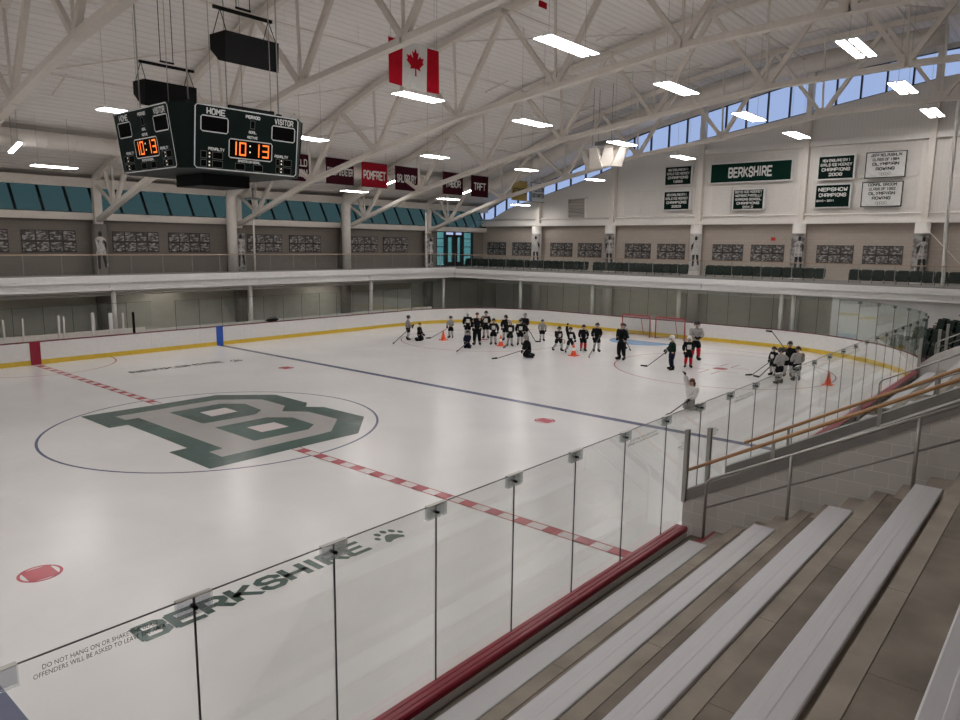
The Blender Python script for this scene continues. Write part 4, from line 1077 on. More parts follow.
# white horn cluster at the end of the roof
t = thing('horn_cluster', 'fan of pale horn loudspeakers hung under the roof near the gable', 'loudspeaker', (25.2, 2.9, 11.0))
for k, a in enumerate((150, 185, 220, 255, 290)):
    a = math.radians(a); d = V((math.cos(a)*.9, math.sin(a)*.9, -.42)).normalized(); o = V((25.5, 2.75, 10.65)); r_ = d.cross(V((0,0,1))).normalized(); u_ = r_.cross(d)
    q = o + d*(1.25 + .12*(k % 2)) + V((0,0,.12*(k-2)*.6)); p = q - d*.55
    pts = [p + r_*x*.8 + u_*y*.9 for x, y in ((-.30,-.5),(.30,-.5),(.16,.5),(-.16,.5))] + [q + r_*x + u_*y for x, y in ((-.40,-.58),(.40,-.58),(.22,.58),(-.22,.58))]
    h = MB().faces(pts, [(0,1,5,4),(1,2,6,5),(2,3,7,6),(3,0,4,7),(3,2,1,0),(4,5,6,7)]).build('horn', 'steelw', t)
mb = MB()
for dx, dy in ((-.3,.5),(.2,-.4),(.3,.5)): mb.tube([(25.4+dx, 2.8+dy, 10.8), (25.4+dx, 2.8+dy, roof(2.8+dy)-.05)], .015, 5)
mb.build('hanger_wire', 'dsteel', t); MB().beam((25.3,2.2,10.95),(25.7,3.3,10.95),.5,.2).build('mount_frame', 'dsteel', t)

# ------------------------------------------------------------------ flag and banners
def cloth(x0, x1, y, z0, z1, m, t, nm, amp=.03, n=14, ph=0.):
    mb = MB(); xs = [x0 + (x1-x0)*i/n for i in range(n+1)]; zs = [z1 - (z1-z0)*j/6 for j in range(7)]
    wv = lambda x, z: y + amp*math.sin(x*5.1+ph+z)*(.35 + .65*(z1-z)/(z1-z0))
    for a, b in zip(zs, zs[1:]): mb.quadstrip([(x, wv(x,a), a) for x in xs], [(x, wv(x,b), b) for x in xs], smooth=True)
    for a, b in zip(zs, zs[1:]): mb.quadstrip([(x, wv(x,a)+.006, a) for x in xs], [(x, wv(x,b)+.006, b) for x in xs], smooth=True)
    o = mb.build(nm, m, t, fix=False); return o, wv
fx0, fx1, fy, fz0, fz1 = 6.28, 8.66, -.5, 10.5, 11.96
t = thing('national_flag', 'red and white maple leaf flag hanging from the roof', 'flag', ((fx0+fx1)/2, fy, fz1))
Lf = fx1 - fx0
cloth(fx0, fx0+Lf*.27, fy, fz0, fz1, 'flagred', t, 'red_stripe')
o, wv = cloth(fx0+Lf*.27, fx0+Lf*.76, fy, fz0, fz1, 'flagwhite', t, 'white_field')
cloth(fx0+Lf*.76, fx1, fy, fz0, fz1, 'flagred', t, 'red_stripe')
LEAF = [(0,1),(.14,.72),(.30,.80),(.22,.40),(.44,.62),(.50,.50),(.74,.54),(.66,.30),(.76,.22),(.40,-.08),(.46,-.24),(.05,-.18),(.07,-.62),(0,-.62)]
LEAF = LEAF + [(-x, y) for x, y in reversed(LEAF[1:-1])]
mb = MB(); cx, cz, s = fx0+Lf*.515, (fz0+fz1)/2+.02, .56
c = (cx, wv(cx, cz)-.012, cz)
LF = []
for (a, b), (c2, d2) in zip(LEAF, LEAF[1:]+LEAF[:1]):
    for q in range(3): LF.append((a+(c2-a)*q/3, b+(d2-b)*q/3))
P3 = [(cx+x*s, wv(cx+x*s, cz+z*s)-.010, cz+z*s) for x, z in LF]
for a, b in zip(P3, P3[1:]+P3[:1]): mb.poly([c, a, b])
mb.build('maple_leaf', 'flagred', t, fix=False)
MB().tube([(fx0, fy, fz1), (fx1, fy, fz1)], .02, 8).build('top_pole', 'lampw', t)
mb = MB()
for x in (fx0+.1, fx1-.1): mb.tube([(x, fy, fz1), (x, fy, roof(fy)-.05)], .008, 5)
mb.build('hanging_wire', 'steel', t)
BAN = [(11.35,13.68,'maroon','btext',[('NORTHFIELD',.40,2.1),('MT HERMON',.40,2.1)],'maroon school banner with two rows of letters, partly behind the scoreboard'),
       (14.82,16.78,'maroon','btext',[('PHILLIPS EXETER',.42,1.8)],'maroon school banner just left of the bright red one'),
       (17.37,19.34,'crimson','btext',[('POMFRET',.52,1.72)],'bright red school banner over the far side'),
       (20.0,21.9,'maroon','btext',[('SALISBURY',.50,1.62)],'dark maroon school banner just right of the bright red one'),
       (24.2,26.16,'maroon','btext',[('TABOR',.50,1.5)],'maroon school banner second from the gold one leftwards'),
       (27.0,28.8,'maroon','btext',[('TAFT',.50,1.25)],'maroon school banner with four letters, nearest the gold one'),
       (31.5,33.35,'yellow','dtext',[('WESTMINSTER',.42,1.65)],'gold school banner with dark lettering near the far corner'),
       (33.75,35.55,'bwhite','dtext',[('WILLISTON',.34,1.45),('NORTHAMPTON',.34,1.5)],'white school banner with blue edge and dark lettering')]
for x0, x1, m, tm, rows, lb in BAN:
    y = 14.0
    t = thing('school_banner', lb, 'banner', ((x0+x1)/2, y, 9.9), 'school banners over the far side')
    MB().box((x0, y-.01, 8.52), (x1, y+.01, 9.9)).build('banner_cloth', m, t)
    if m == 'bwhite': MB().box((x0, y-.014, 8.52), (x0+.2, y-.01, 9.9)).build('edge_band', 'bblue', t)
    MB().tube([(x0-.03, y, 9.9), (x1+.03, y, 9.9)], .02, 8).tube([(x0-.03, y, 8.52), (x1+.03, y, 8.52)], .018, 8).build('hanging_rod', 'black', t)
    lettering('banner_lettering', rows, ((x0+x1)/2 + (.1 if m == 'bwhite' else 0), y-.018, 9.2), (1,0,0), (0,0,1), 0, tm, t, t=1.35, gap=1.6)
    mb = MB()
    for x in (x0+.1, x1-.1): mb.tube([(x, y, 9.9), (x, y, roof(y)-.02)], .008, 5)
    mb.build('hanging_wire', 'steel', t)
SG = [((.88,-4.27),(9.36,10.62),'bgreen2','btext',[('BERKSHIRE',.66,2.75)],'long green sign with tall white letters on the gable wall'),
      ((4.1,2.16),(9.36,10.64),'bgreen','btext',[('NEW ENGLAND DIV 1',.17,1.45),('GIRLS ICE HOCKEY',.17,1.6),('CHAMPIONS',.19,1.45),('1999',.17,.7)],'dark green champions banner for 1999, upper of the left pair'),
      ((4.1,2.2),(7.72,9.0),'bgreen','btext',[('NEW ENGLAND DIV 1',.17,1.45),('GIRLS ICE HOCKEY',.17,1.6),('CHAMPIONS',.19,1.45),('2003',.17,.7)],'dark green champions banner for 2003, lower of the left pair'),
      ((-.72,-2.7),(7.64,8.94),'bgreen','btext',[('BOYS ICE HOCKEY',.16,1.7),('NEPSAC PIATELLI',.16,1.65),('SIMMONS SCHOOL',.16,1.65),('CHAMPIONS',.17,1.45),('2012',.16,.7)],'dark green champions banner below the long green sign'),
      ((-5.73,-7.73),(9.28,10.66),'bgreen','btext',[('NEW ENGLAND DIV 1',.17,1.5),('GIRLS ICE HOCKEY',.17,1.7),('CHAMPIONS',.20,1.55),('2008',.19,.75)],'dark green champions banner for 2008, upper right of the long sign'),
      ((-5.69,-7.65),(7.65,9.02),'bgreen','btext',[('NEPSHCW',.22,1.6),('CHAMPIONS',.22,1.5)],'dark green champions banner directly below the 2008 banner'),
      ((-8.31,-10.32),(9.27,10.67),'bwhite','dtext',[('JEFF MCLAUGHLIN',.17,1.55),('CLASS OF 1984',.16,1.35),('OLYMPIAN',.18,1.35),('ROWING',.18,.95)],'white rowing honours banner with five rings, upper of two'),
      ((-8.24,-10.28),(7.67,9.03),'bwhite','dtext',[('CONAL GROOM',.17,1.45),('CLASS OF 1992',.16,1.35),('OLYMPIAN',.18,1.35),('ROWING',.18,.95)],'white rowing honours banner with five rings, lower of two')]
for (ya, yb), (z0, z1), m, tm, rows, lb in SG:
    t = thing('wall_banner', lb, 'banner', (35.9, (ya+yb)/2, z1), 'banners on the gable wall')
    MB().box((35.74, yb, z0), (35.80, ya, z1)).build('banner_face', m, t)
    fr = MB(); w_ = .055; fm = 'btext' if m != 'bwhite' else 'dtext'
    if m == 'bwhite': w_ = .025
    fr.box((35.725, yb-.02, z0-.02), (35.80, yb+w_, z1+.02)).box((35.725, ya-w_, z0-.02), (35.80, ya+.02, z1+.02)).box((35.725, yb, z0-.02), (35.80, ya, z0+w_)).box((35.725, yb, z1-w_), (35.80, ya, z1+.02))
    fr.build('banner_frame', fm, t)
    MB().box((35.80, yb+.1, z1-.3), (36.0, yb+.25, z1-.1)).box((35.80, ya-.25, z1-.3), (36.0, ya-.1, z1-.1)).build('wall_bracket', 'dsteel', t)
    up = .0 if len(rows) != 2 else .22
    if m == 'bwhite': up = .16
    lettering('banner_lettering', rows, (35.728, (ya+yb)/2, (z0+z1)/2+up), (0,-1,0), (0,0,1), 0, tm, t, t=1.35, gap=1.7, leading=1.45)
    if len(rows) == 2: lettering('banner_lettering', [('2010 - 2011', .12, 1.0)], (35.728, (ya+yb)/2+.38, z0+.42), (0,-1,0), (0,0,1), 0, tm, t, t=1.35)
    if m == 'bwhite':
        mb = MB()
        for k in range(5):
            cy, cz, R_ = (ya+yb)/2 + .22 - .11*k, z0 + .22 - (.05 if k % 2 else 0), .075
            for q in range(16):
                a, b = 2*PI*q/16, 2*PI*(q+1)/16
                mb.poly([(35.727, cy+R_*math.cos(a), cz+R_*math.sin(a)), (35.727, cy+R_*math.cos(b), cz+R_*math.sin(b)), (35.727, cy+(R_-.013)*math.cos(b), cz+(R_-.013)*math.sin(b)), (35.727, cy+(R_-.013)*math.cos(a), cz+(R_-.013)*math.sin(a))])
        mb.build('ring_emblem', 'dtext', t, fix=False)
# gathered netting ropes at both balcony corners
for i, (x, y, z0, z1, lb) in enumerate(((29.05, -13.6, 3.55, 12.3, 'bundle of white safety netting hanging at the right of the end balcony'), (25.9, 17.15, 3.55, 7.4, 'thin bundle of white netting hanging at the far corner'))):
    mb = MB()
    for s in range(3):
        P = []
        for k in range(25):
            u = k/24; P.append((x + .05*math.sin(s*2.1+u*14), y + .05*math.cos(s*2.1+u*14) + .18*math.sin(u*2.2)*(1 if not i else .4), z0 + (z1-z0)*u))
        mb.tube(P, .045 if not i else .02, 6)
    mb.build('netting_bundle', 'netw', at=(x, y, z0), label=lb, cat='netting')
mb = MB(); mb.tube([(35.05, -11.75, 6.4), (33.5, -14.0, 4.2)], .02, 5); mb.build('stay_cable', 'steelw', at=(35.05, -11.75, 6.4), label='thin slanting cable right of the last printed column', cat='cable')
MB().box((35.9, -3.5, 5.72), (36.0, -3.26, 5.92)).build('strobe_light', 'lens', at=(35.95, -3.4, 5.7), label='small red alarm strobe above a photo board', cat='alarm')
t = thing('hanging_sign', 'small red sign hanging high near the top of the photo', 'sign', (13.5, -1.45, 14.46))
MB().box((13.25, -1.47, 14.38), (13.75, -1.43, 14.6)).build('sign_plate', 'flagred', t)
MB().tube([(13.5, -1.45, 14.6), (13.5, -1.45, roof(-1.45)-.03)], .01, 5).build('hanging_wire', 'steel', t)

# ------------------------------------------------------------------ goals and cones
def goal(x, y, rz, label):
    t = thing('hockey_goal', label, 'goal', (0,0,0), 'hockey goals')
    w, h, dp, dt = .93, 1.25, .92, .5
    MB().tube([(0,-w,0),(0,-w,h-.06),(0,-w+.06,h),(0,w-.06,h),(0,w,h-.06),(0,w,0)], .035, 10).build('goal_frame', 'netred', t)
    MB().tube([(0,-w,.03),(dp*.6,-w+.05,.03),(dp,-w*.6,.03),(dp,w*.6,.03),(dp*.6,w-.05,.03),(0,w,.03)], .03, 8).build('base_pipe', 'netpad', t)
    MB().tube([(0,-w+.05,h),(dt,-w*.7,h-.05),(dt,w*.7,h-.05),(0,w-.05,h)], .022, 8).build('top_pipe', 'netred', t)
    MB().tube([(dt,0,h-.05),(dp,0,.03)], .02, 8).build('back_pipe', 'netred', t)
    mb = MB(); T = [(0,-w,h),(dt,-w*.7,h-.05),(dt,w*.7,h-.05),(0,w,h)]; Bq = [(0,-w,.03),(dp,-w*.6,.03),(dp,w*.6,.03),(0,w,.03)]
    mb.quadstrip(T, Bq); mb.poly(T); mb.build('goal_net', 'mesh', t, fix=False)
    mb = MB(); mb.quadstrip([(.01,-w+.06,h-.01),(.01,w-.06,h-.01)], [(.05,-w+.06,h-.14),(.05,w-.06,h-.14)]); mb.build('top_skirt', 'netskirt', t, fix=False)
    t.location = (x, y, 0); t.rotation_euler = (0,0,rz)
goal(27.5, 1.36, -.05, 'red framed hockey goal against the end boards, left of the pair')
goal(27.45, -.83, -.08, 'red framed hockey goal against the end boards, right of the pair')
for i, (x, y, s, lb) in enumerate(((18.1,8.13,1,'orange training cone between two grey-shirted kids'), (18.6,4.45,1,'orange cone with white collar in the middle of the group'), (18.45,-.2,1.05,'orange cone with white collar before a kid raising an arm'), (19.2,-11.5,.95,'small orange cone alone at the right end of the ice'))):
    t = thing('training_cone', lb, 'cone', (x, y, 0), 'orange training cones')
    s *= .52
    MB().box((x-.19*s/.52, y-.19*s/.52, 0), (x+.19*s/.52, y+.19*s/.52, .035)).build('cone_base', 'cone', t)
    MB().tube([(x,y,.03),(x,y,s*.45)], [s*.27, s*.17], 16, caps=False).build('cone_lower', 'cone', t)
    MB().tube([(x,y,s*.45),(x,y,s*.72)], [s*.17, s*.11], 16, caps=False).build('collar', 'conew' if i in (1, 2) else 'cone', t)
    MB().tube([(x,y,s*.72),(x,y,s*1.1)], [s*.11, s*.045], 16).build('cone_tip', 'cone', t)

# ------------------------------------------------------------------ people
def skin_mesh(name, verts, edges, rad, root=0, sub=1):
    me = bpy.data.meshes.new(name); me.from_pydata([tuple(v) for v in verts], edges, []); me.update()
    o = bpy.data.objects.new(name, me); COL.objects.link(o)
    o.modifiers.new('s', 'SKIN').branch_smoothing = .4
    sv = me.skin_vertices[0].data
    for i, r in enumerate(rad):
        sv[i].radius = r if isinstance(r, tuple) else (r, r); sv[i].use_root = (i == root)
    sm = o.modifiers.new('u', 'SUBSURF'); sm.levels = sub; sm.render_levels = sub
    bpy.context.view_layer.update()
    m2 = bpy.data.meshes.new_from_object(o.evaluated_get(bpy.context.evaluated_depsgraph_get()))
    bpy.data.objects.remove(o); bpy.data.meshes.remove(me)
    for p in m2.polygons: p.use_smooth = True
    m2.materials.clear(); return m2

def glove_mesh():
    # wrist at origin, fingers towards +X, thumb on +Y; fingers curled down
    V_, E_, R_ = [(0,0,0),(.05,0,0),(.10,0,-.005)], [(0,1),(1,2)], [.045,.055,.05]
    for dy, L in ((.038,.060),(.012,.070),(-.014,.066),(-.040,.050)):
        i = len(V_); V_ += [(.10,dy,-.005),(.10+L*.6,dy,-.03),(.10+L*.62,dy,-.03-L*.7)]; E_ += [(2,i),(i,i+1),(i+1,i+2)]; R_ += [.020,.019,.016]
    i = len(V_); V_ += [(.05,.055,-.01),(.09,.085,-.03)]; E_ += [(1,i),(i,i+1)]; R_ += [.022,.018]
    return skin_mesh('glove', V_, E_, R_)
GLOVE = glove_mesh()
def skate_mesh():
    mb = MB()
    prof = [(-.10,.06),(.18,.06),(.20,.09),(.15,.125),(.05,.15),(.03,.24),(-.10,.25),(-.11,.12)]
    mb.prism(prof, (0,-.045,0), (1,0,0), (0,0,1), (0,1,0), .09); mb.box((-.09,-.012,.015), (.17,.012,.062))
    me = bpy.data.meshes.new('skate'); bmesh.ops.recalc_face_normals(mb.b, faces=mb.b.faces[:]); mb.b.to_mesh(me); mb.b.free(); return me
SKATE = skate_mesh()
def blade_mesh():
    mb = MB(); mb.prism([(-.12,.02),(-.10,0),(.16,0),(.19,.025)], (0,-.002,0), (1,0,0), (0,0,1), (0,1,0), .004)
    me = bpy.data.meshes.new('blade'); mb.b.to_mesh(me); mb.b.free(); return me
BLADE = blade_mesh()
def helmet_mesh():
    mb = MB(); mb.ball((0,0,.015), (.135,.115,.135), 14, 7, z0=-.15)
    mb.box((.06,-.09,.0), (.135,.09,.03)); mb.box((-.10,-.118,-.07), (.03,-.10,.03)); mb.box((-.10,.10,-.07), (.03,.118,.03))
    me = bpy.data.meshes.new('helmet'); bmesh.ops.recalc_face_normals(mb.b, faces=mb.b.faces[:]); mb.b.to_mesh(me); mb.b.free(); return me
HELMET = helmet_mesh()
def cage_mesh():
    mb = MB()
    for z in (-.02, -.06, -.10): mb.tube([(.05,-.10,z),(.125,-.06,z),(.145,0,z),(.125,.06,z),(.05,.10,z)], .006, 5)
    for y in (-.05, 0, .05): mb.tube([(.125,y,.01),(.15-abs(y)*.4,y,-.06),(.12,y,-.125)], .006, 5)
    me = bpy.data.meshes.new('face_cage'); mb.b.to_mesh(me); mb.b.free(); return me
CAGE = cage_mesh()
def kid_link(name, me, m, par, mtx, parent_inv=None):
    e = me.copy() if not me.materials else me
    key = (me.name, m)
    o = bpy.data.objects.new(name, SHARE.setdefault(key, mk_share(me, m))); COL.objects.link(o); o.parent = par; o.matrix_local = mtx
    return o
SHARE = {}
def mk_share(me, m):
    c = me.copy(); c.materials.clear(); c.materials.append(M[m]); return c
def aim(p, fwd, up=(0,0,1), s=1.):
    f = V(fwd).normalized(); u = V(up); l = u.cross(f)
    if l.length < 1e-3: l = V((0,1,0))
    l.normalize(); u = f.cross(l)
    return Matrix.Translation(p) @ Matrix(((f.x,l.x,u.x,0),(f.y,l.y,u.y,0),(f.z,l.z,u.z,0),(0,0,0,1))) @ Matrix.Scale(s, 4)

def person(x, y, h, face, label, pose='stand', top='cblack', pants='cblack', socks='csock', helm='hblack', emblem=None, arms=None, group=None, hair=False, adult=False, lean=0.):
    """face = heading in degrees; figure modelled facing +X, hands on request: arms={'L':(dx,dy,dz)} wrist targets in body metres"""
    s = h / 1.80 if pose != 'kneel' else h / 1.30
    rt = thing('person', label, 'person', (0,0,0), group)
    kz = 0. if pose != 'kneel' else -.50
    W = 1.0 if adult else 1.08
    pel = V((0,0,.96+kz)); 
    tilt = math.radians(lean)
    T = lambda a, b, c: V((pel.x + (c-.96)*math.sin(tilt) + a*math.cos(tilt), b*W, pel.z + (c-.96)*math.cos(tilt) - a*math.sin(tilt)))
    spine, chest, neck = T(0,0,1.14), T(.01,0,1.36), T(.01,0,1.50)
    jaw, head, crown = neck + V((.03,0,.07)), neck + V((.03,0,.15)), neck + V((.015,0,.22))
    sh = {'L': T(0,.18,1.41), 'R': T(0,-.18,1.41)}
    arms = arms or {}
    wr, el = {}, {}
    for k, sg in (('L',1),('R',-1)):
        tgt = arms.get(k, (.17, sg*.24, .93))
        w = T(*tgt); sv = sh[k]; d = w - sv; L = d.length; U, Lw = .29, .27
        if L > .55: w = sv + d*(.55/L); d = w - sv; L = .55
        a = (U*U - Lw*Lw + L*L) / (2*L); hh = math.sqrt(max(0, U*U - a*a))
        pole = V((-.6, sg*.6, -.5)); pole = (pole - d.normalized()*pole.dot(d.normalized())).normalized()
        el[k] = sv + d.normalized()*a + pole*hh; wr[k] = w
    hip = {'L': pel + V((0,.10,-.04)), 'R': pel + V((0,-.10,-.04))}
    kn, an, toe = {}, {}, {}
    for k, sg in (('L',1),('R',-1)):
        if pose == 'kneel':
            kn[k] = V((.22, sg*.15, .085)); an[k] = V((-.18, sg*.13, .10)); toe[k] = V((-.30, sg*.13, .06))
            hip[k] = pel + V((-.02, sg*.10, -.03))
        elif pose == 'skate':
            fwd = .20*sg; kn[k] = V((.16+fwd*.7, sg*.14, .54)); an[k] = V((fwd*1.4-.02, sg*.19, .17)); toe[k] = an[k] + V((.13,sg*.03,-.09))
        else:
            kn[k] = V((.045, sg*.125, .54)); an[k] = V((0, sg*.15, .16)); toe[k] = an[k] + V((.13, sg*.04, -.09))
    if pose == 'kneel':
        pel2 = pel
    # one continuous body
    vs = [pel, spine, chest, neck, jaw, head, crown, head + V((.105,0,-.01))]
    ed = [(0,1),(1,2),(2,3),(3,4),(4,5),(5,6),(5,7)]; rd = [(.13,.10),(.12,.09),(.14,.10),.052,.075,.095,.06,.014]
    for k in 'LR':
        i = len(vs); vs += [sh[k], el[k], wr[k]]; ed += [(2,i),(i,i+1),(i+1,i+2)]; rd += [.058,.042,.030]
        i = len(vs); vs += [hip[k], kn[k], an[k], toe[k]]; ed += [(0,i),(i,i+1),(i+1,i+2),(i+2,i+3)]; rd += [.085,.058,.042,.032]
    S = lambda q: [v*s for v in q]
    def sk(nm, vs, ed, rd, m):
        me = skin_mesh(nm, S(vs), ed, [(a[0]*s, a[1]*s) if isinstance(a, tuple) else a*s for a in rd]); me.materials.append(M[m])
        o = bpy.data.objects.new(nm, me); COL.objects.link(o); o.parent = rt; return o
    sk('body', vs, ed, rd, 'skin')
    mid = lambda a, b, t=.5: a + (b-a)*t
    # loose jersey: hem to collar, sleeves to the wrists
    vs = [T(0,0,.86), T(0,0,1.05), T(0,0,1.32), T(0,0,1.45), T(.01,0,1.51)]; ed = [(0,1),(1,2),(2,3),(3,4)]; rd = [(.235,.19),(.225,.18),(.23,.185),(.13,.115),(.085,.085)]
    for k in 'LR':
        i = len(vs); vs += [sh[k], el[k], mid(el[k], wr[k], .85)]; ed += [(2,i),(i,i+1),(i+1,i+2)]; rd += [.125,.105,.085]
    jz = sk('jersey' if not adult else 'jacket', vs, ed, rd, top)
    vs = [pel + V((0,0,.05)), pel + V((0,0,-.03))]; ed = [(0,1)]; rd = [(.205,.17),(.20,.17)]
    for k in 'LR':
        lo = mid(hip[k], kn[k], 1.04) if not adult else mid(kn[k], an[k], .9)
        i = len(vs); vs += [hip[k] + V((0,0,-.02)), mid(hip[k], kn[k], .5)] + ([kn[k]] if adult else []) + [lo]
        ed += [(1,i)] + [(j,j+1) for j in range(i, len(vs)-1)]; rd += [.15,.145] + ([.115] if adult else []) + [.13 if not adult else .09]
    sk('trousers' if adult else 'hockey_pants', vs, ed, rd, pants)
    if not adult:
        for k in 'LR': sk('sock', [mid(hip[k], kn[k], .80), kn[k], mid(kn[k], an[k], .45), mid(kn[k], an[k], .95)], [(0,1),(1,2),(2,3)], [.105,.108,.098,.075], socks)
    for k in 'LR':
        f = toe[k] - an[k]
        if pose == 'kneel': mt = aim(an[k]*s + V((.0,0,.02))*s, (-.25,0,-.97), (-1,0,0), s); mt = mt @ Matrix.Translation((.0,0,-.12))
        else: mt = aim(V((an[k].x, an[k].y, 0))*s, (f.x, f.y, 0), (0,0,1), s)
        o = kid_link('skate', SKATE, 'black', rt, mt)
        b = bpy.data.objects.new('skate_blade', SHARE.setdefault(('b',), mk_share(BLADE, 'blade'))); COL.objects.link(b); b.parent = o
        d = wr[k] - el[k]; kid_link('glove', GLOVE, 'black', rt, aim(wr[k]*s - d.normalized()*.02*s, d, (0,0,1) if abs(d.normalized().z) < .9 else (-1,0,0), s*1.15))
    hm = head*s + V((0,0,.03*s))
    if helm:
        ho = kid_link('helmet', HELMET, helm, rt, Matrix.Translation(hm) @ Matrix.Scale(s*1.08, 4))
        kid_link('face_cage', CAGE, 'hgrey', ho, Matrix.Identity(4))
    if hair:
        mb = MB(); mb.ball(tuple(head*s + V((-.035*s,0,.045*s))), (.112*s,.105*s,.105*s), 12, 6, z0=-.25)
        if hair == 'long': mb.tube([tuple(head*s + V((-.10,0,.03))*s), tuple(head*s + V((-.17,0,-.08))*s), tuple(head*s + V((-.16,0,-.26))*s)], [.05*s,.06*s,.02*s], 8)
        bmesh.ops.recalc_face_normals(mb.b, faces=mb.b.faces[:]); me = bpy.data.meshes.new('hair'); mb.b.to_mesh(me); mb.b.free()
        me.materials.append(M['hair']); o = bpy.data.objects.new('hair', me); COL.objects.link(o); o.parent = rt
    # eyes and mouth
    mb = MB()
    for sg in (-1, 1): mb.ball(tuple((head + V((.088, sg*.035, .01)))*s), .013*s, 6, 4)
    mb.box(tuple((head + V((.085,-.025,-.062)))*s), tuple((head + V((.096,.025,-.052)))*s))
    me = bpy.data.meshes.new('face_features'); mb.b.to_mesh(me); mb.b.free(); me.materials.append(M['fdark']); o = bpy.data.objects.new('face_features', me); COL.objects.link(o); o.parent = rt
    if emblem:
        fr, bk = T(.232,0,1.2), T(-.232,0,1.2)
        c, ex = ((fr, V((0,1,0))) if emblem[0] == 'F' else (bk, V((0,-1,0))))
        up = (T(0,0,1.4) - T(0,0,1.2)).normalized()
        mb = MB(); P = []
        n = ex.cross(up)
        for a, b in [(-.10,-.13),(.10,-.13),(.12,-.08),(.12,.08),(.10,.13),(-.10,.13),(-.12,.08),(-.12,-.08)]: P.append((c + ex*a + up*b + n*(.004 - abs(a)*.42))*s)
        q = (c + n*.008)*s
        for a, b in zip(P, P[1:]+P[:1]): mb.poly([q, a, b])
        me = bpy.data.meshes.new('jersey_emblem'); mb.b.to_mesh(me); mb.b.free(); me.materials.append(M['cwhite' if emblem[1:] != 'D' else 'cblack']); o = bpy.data.objects.new('jersey_emblem', me); COL.objects.link(o); o.parent = jz
    rt.location = (x, y, .004); rt.rotation_euler = (0,0,math.radians(face))
    R = Matrix.Rotation(math.radians(face), 4, 'Z')
    rt['label'] = label
    return {k: V((x, y, 0)) + (R @ (wr[k]*s)) for k in 'LR'}

def stick(hand, tip, label, over=.25, twist=1):
    """hand: where it is held; tip: blade heel on the ice"""
    hand, tip = V(hand), V(tip); d = (hand - tip).normalized(); end = hand + d*over
    t = thing('hockey_stick', label, 'hockey stick', tuple(tip), 'hockey sticks')
    MB().beam(tip + V((0,0,.03)), end, .032, .024).build('shaft', 'stick', t)
    f = V((-d.x, -d.y, 0)).normalized()
    f = Matrix.Rotation(.35*twist, 3, 'Z') @ f
    bz = tip + V((0,0,.04)); dz = V((0,0,0)) 
    MB().beam(bz, bz + f*.16 + V((0,0,.0)), .02, .075).beam(bz + f*.15, bz + f*.27 + Matrix.Rotation(.3*twist, 3, 'Z') @ f*.03, .018, .065).build('stick_blade', 'tape', t)
    MB().beam(end - d*.12, end + d*.01, .036, .03).build('grip_tape', 'tape', t)

GR = 'skaters gathered on the ice'
K = []
def P_(*a, **k):
    k.setdefault('group', GR); r = person(*a, **k); K.append(r); return r
up_ = lambda s: (.06, s*.24, 1.95)
lo = (.30, .10, .98); ro = (.30, -.10, 1.10)
a = P_(16.7, 9.5, 1.35, -35, 'person in a grey jersey and black pants standing leftmost of the group', top='cgrey', socks='csock', arms={'L': lo, 'R': ro})
stick(a['L'], (15.2, 9.0, 0), 'hockey stick held by the leftmost grey jersey skater')
P_(16.85, 8.75, 1.02, -60, 'person in black kneeling on the ice beside the leftmost grey skater', pose='kneel', helm=None, hair='short', arms={'L': (.25,.12,1.0), 'R': (.25,-.12,1.0)}, socks='cblack')
a = P_(19.0, 8.4, 1.25, 200, 'person in a grey jersey standing just right of the leftmost orange cone', top='cgrey', arms={'L': (.3,.05,.95), 'R': (.28,-.2,1.0)})
stick(a['L'], (18.05, 9.05, 0), 'hockey stick reaching left beside the leftmost orange cone')
P_(19.7, 7.75, 1.48, 225, 'person in black with a white helmet and white chest emblem, back left of group', helm='hwhite', emblem='F')
P_(17.9, 5.5, 1.74, 215, 'adult person in a plain black tracksuit standing behind the kneeling player', adult=True, helm=None, hair='short', arms={'L': (.15,.22,.95), 'R': (.15,-.22,.95)})
a = P_(16.6, 5.0, .92, 200, 'person in dark kit kneeling low in front of the black tracksuit adult', pose='kneel', top='cnavy', pants='cnavy', socks='cnavy', arms={'L': (.28,.05,.95), 'R': (.3,-.12,1.0)})
stick(a['L'], (15.5, 4.7, 0), 'hockey stick lying in front of the low kneeling player')
P_(20.3, 6.9, 1.56, 215, 'tall person in black with black helmet at the back of the group', emblem='F', arms={'L': (.25,.1,1.05), 'R': (.2,-.2,1.0)})
P_(20.4, 5.55, 1.42, 210, 'person in black half hidden behind a white-emblem skater at the back', arms={'L': (.1,.25,1.0)})
a = P_(18.6, 4.95, 1.40, 218, 'person in black with white chest emblem standing left of the middle cone', emblem='F', arms={'L': (.2,.26,.95), 'R': (.3,-.1,1.05)})
a = P_(18.8, 4.0, 1.36, 225, 'person in black raising one gloved hand right of the middle cone', emblem='F', helm='hgrey', arms={'R': up_(-1), 'L': (.28,.1,1.0)})
stick(a['L'], (18.25, 3.85, 0), 'hockey stick of the hand raising skater right of the middle cone')
P_(19.5, 3.85, 1.38, 222, 'person in black with white emblem behind the large kneeling player', emblem='F', arms={'L': (.2,.25,.95)})
a = P_(21.3, 4.9, 1.52, 225, 'person in black with a grey helmet standing taller behind the group', helm='hgrey', arms={'L': (.3,.05,1.0), 'R': (.28,-.1,1.1)})
stick(a['L'], (21.1, 4.0, 0), 'hockey stick of the tall grey-helmeted skater')
a = P_(16.35, .95, 1.12, 150, 'person in black kneeling large in the foreground of the group with a grey helmet', pose='kneel', helm='hgrey', arms={'L': (.42,.12,1.02), 'R': (.35,-.1,.95)}, socks='cblack', lean=12)
stick(a['L'], (15.05, 1.8, 0), 'long hockey stick laid on the ice by the large kneeling player')
P_(21.7, 4.0, 1.2, 225, 'small person in a grey jersey standing alone between two black groups', top='cgrey', arms={'L': (.2,.22,.95)})
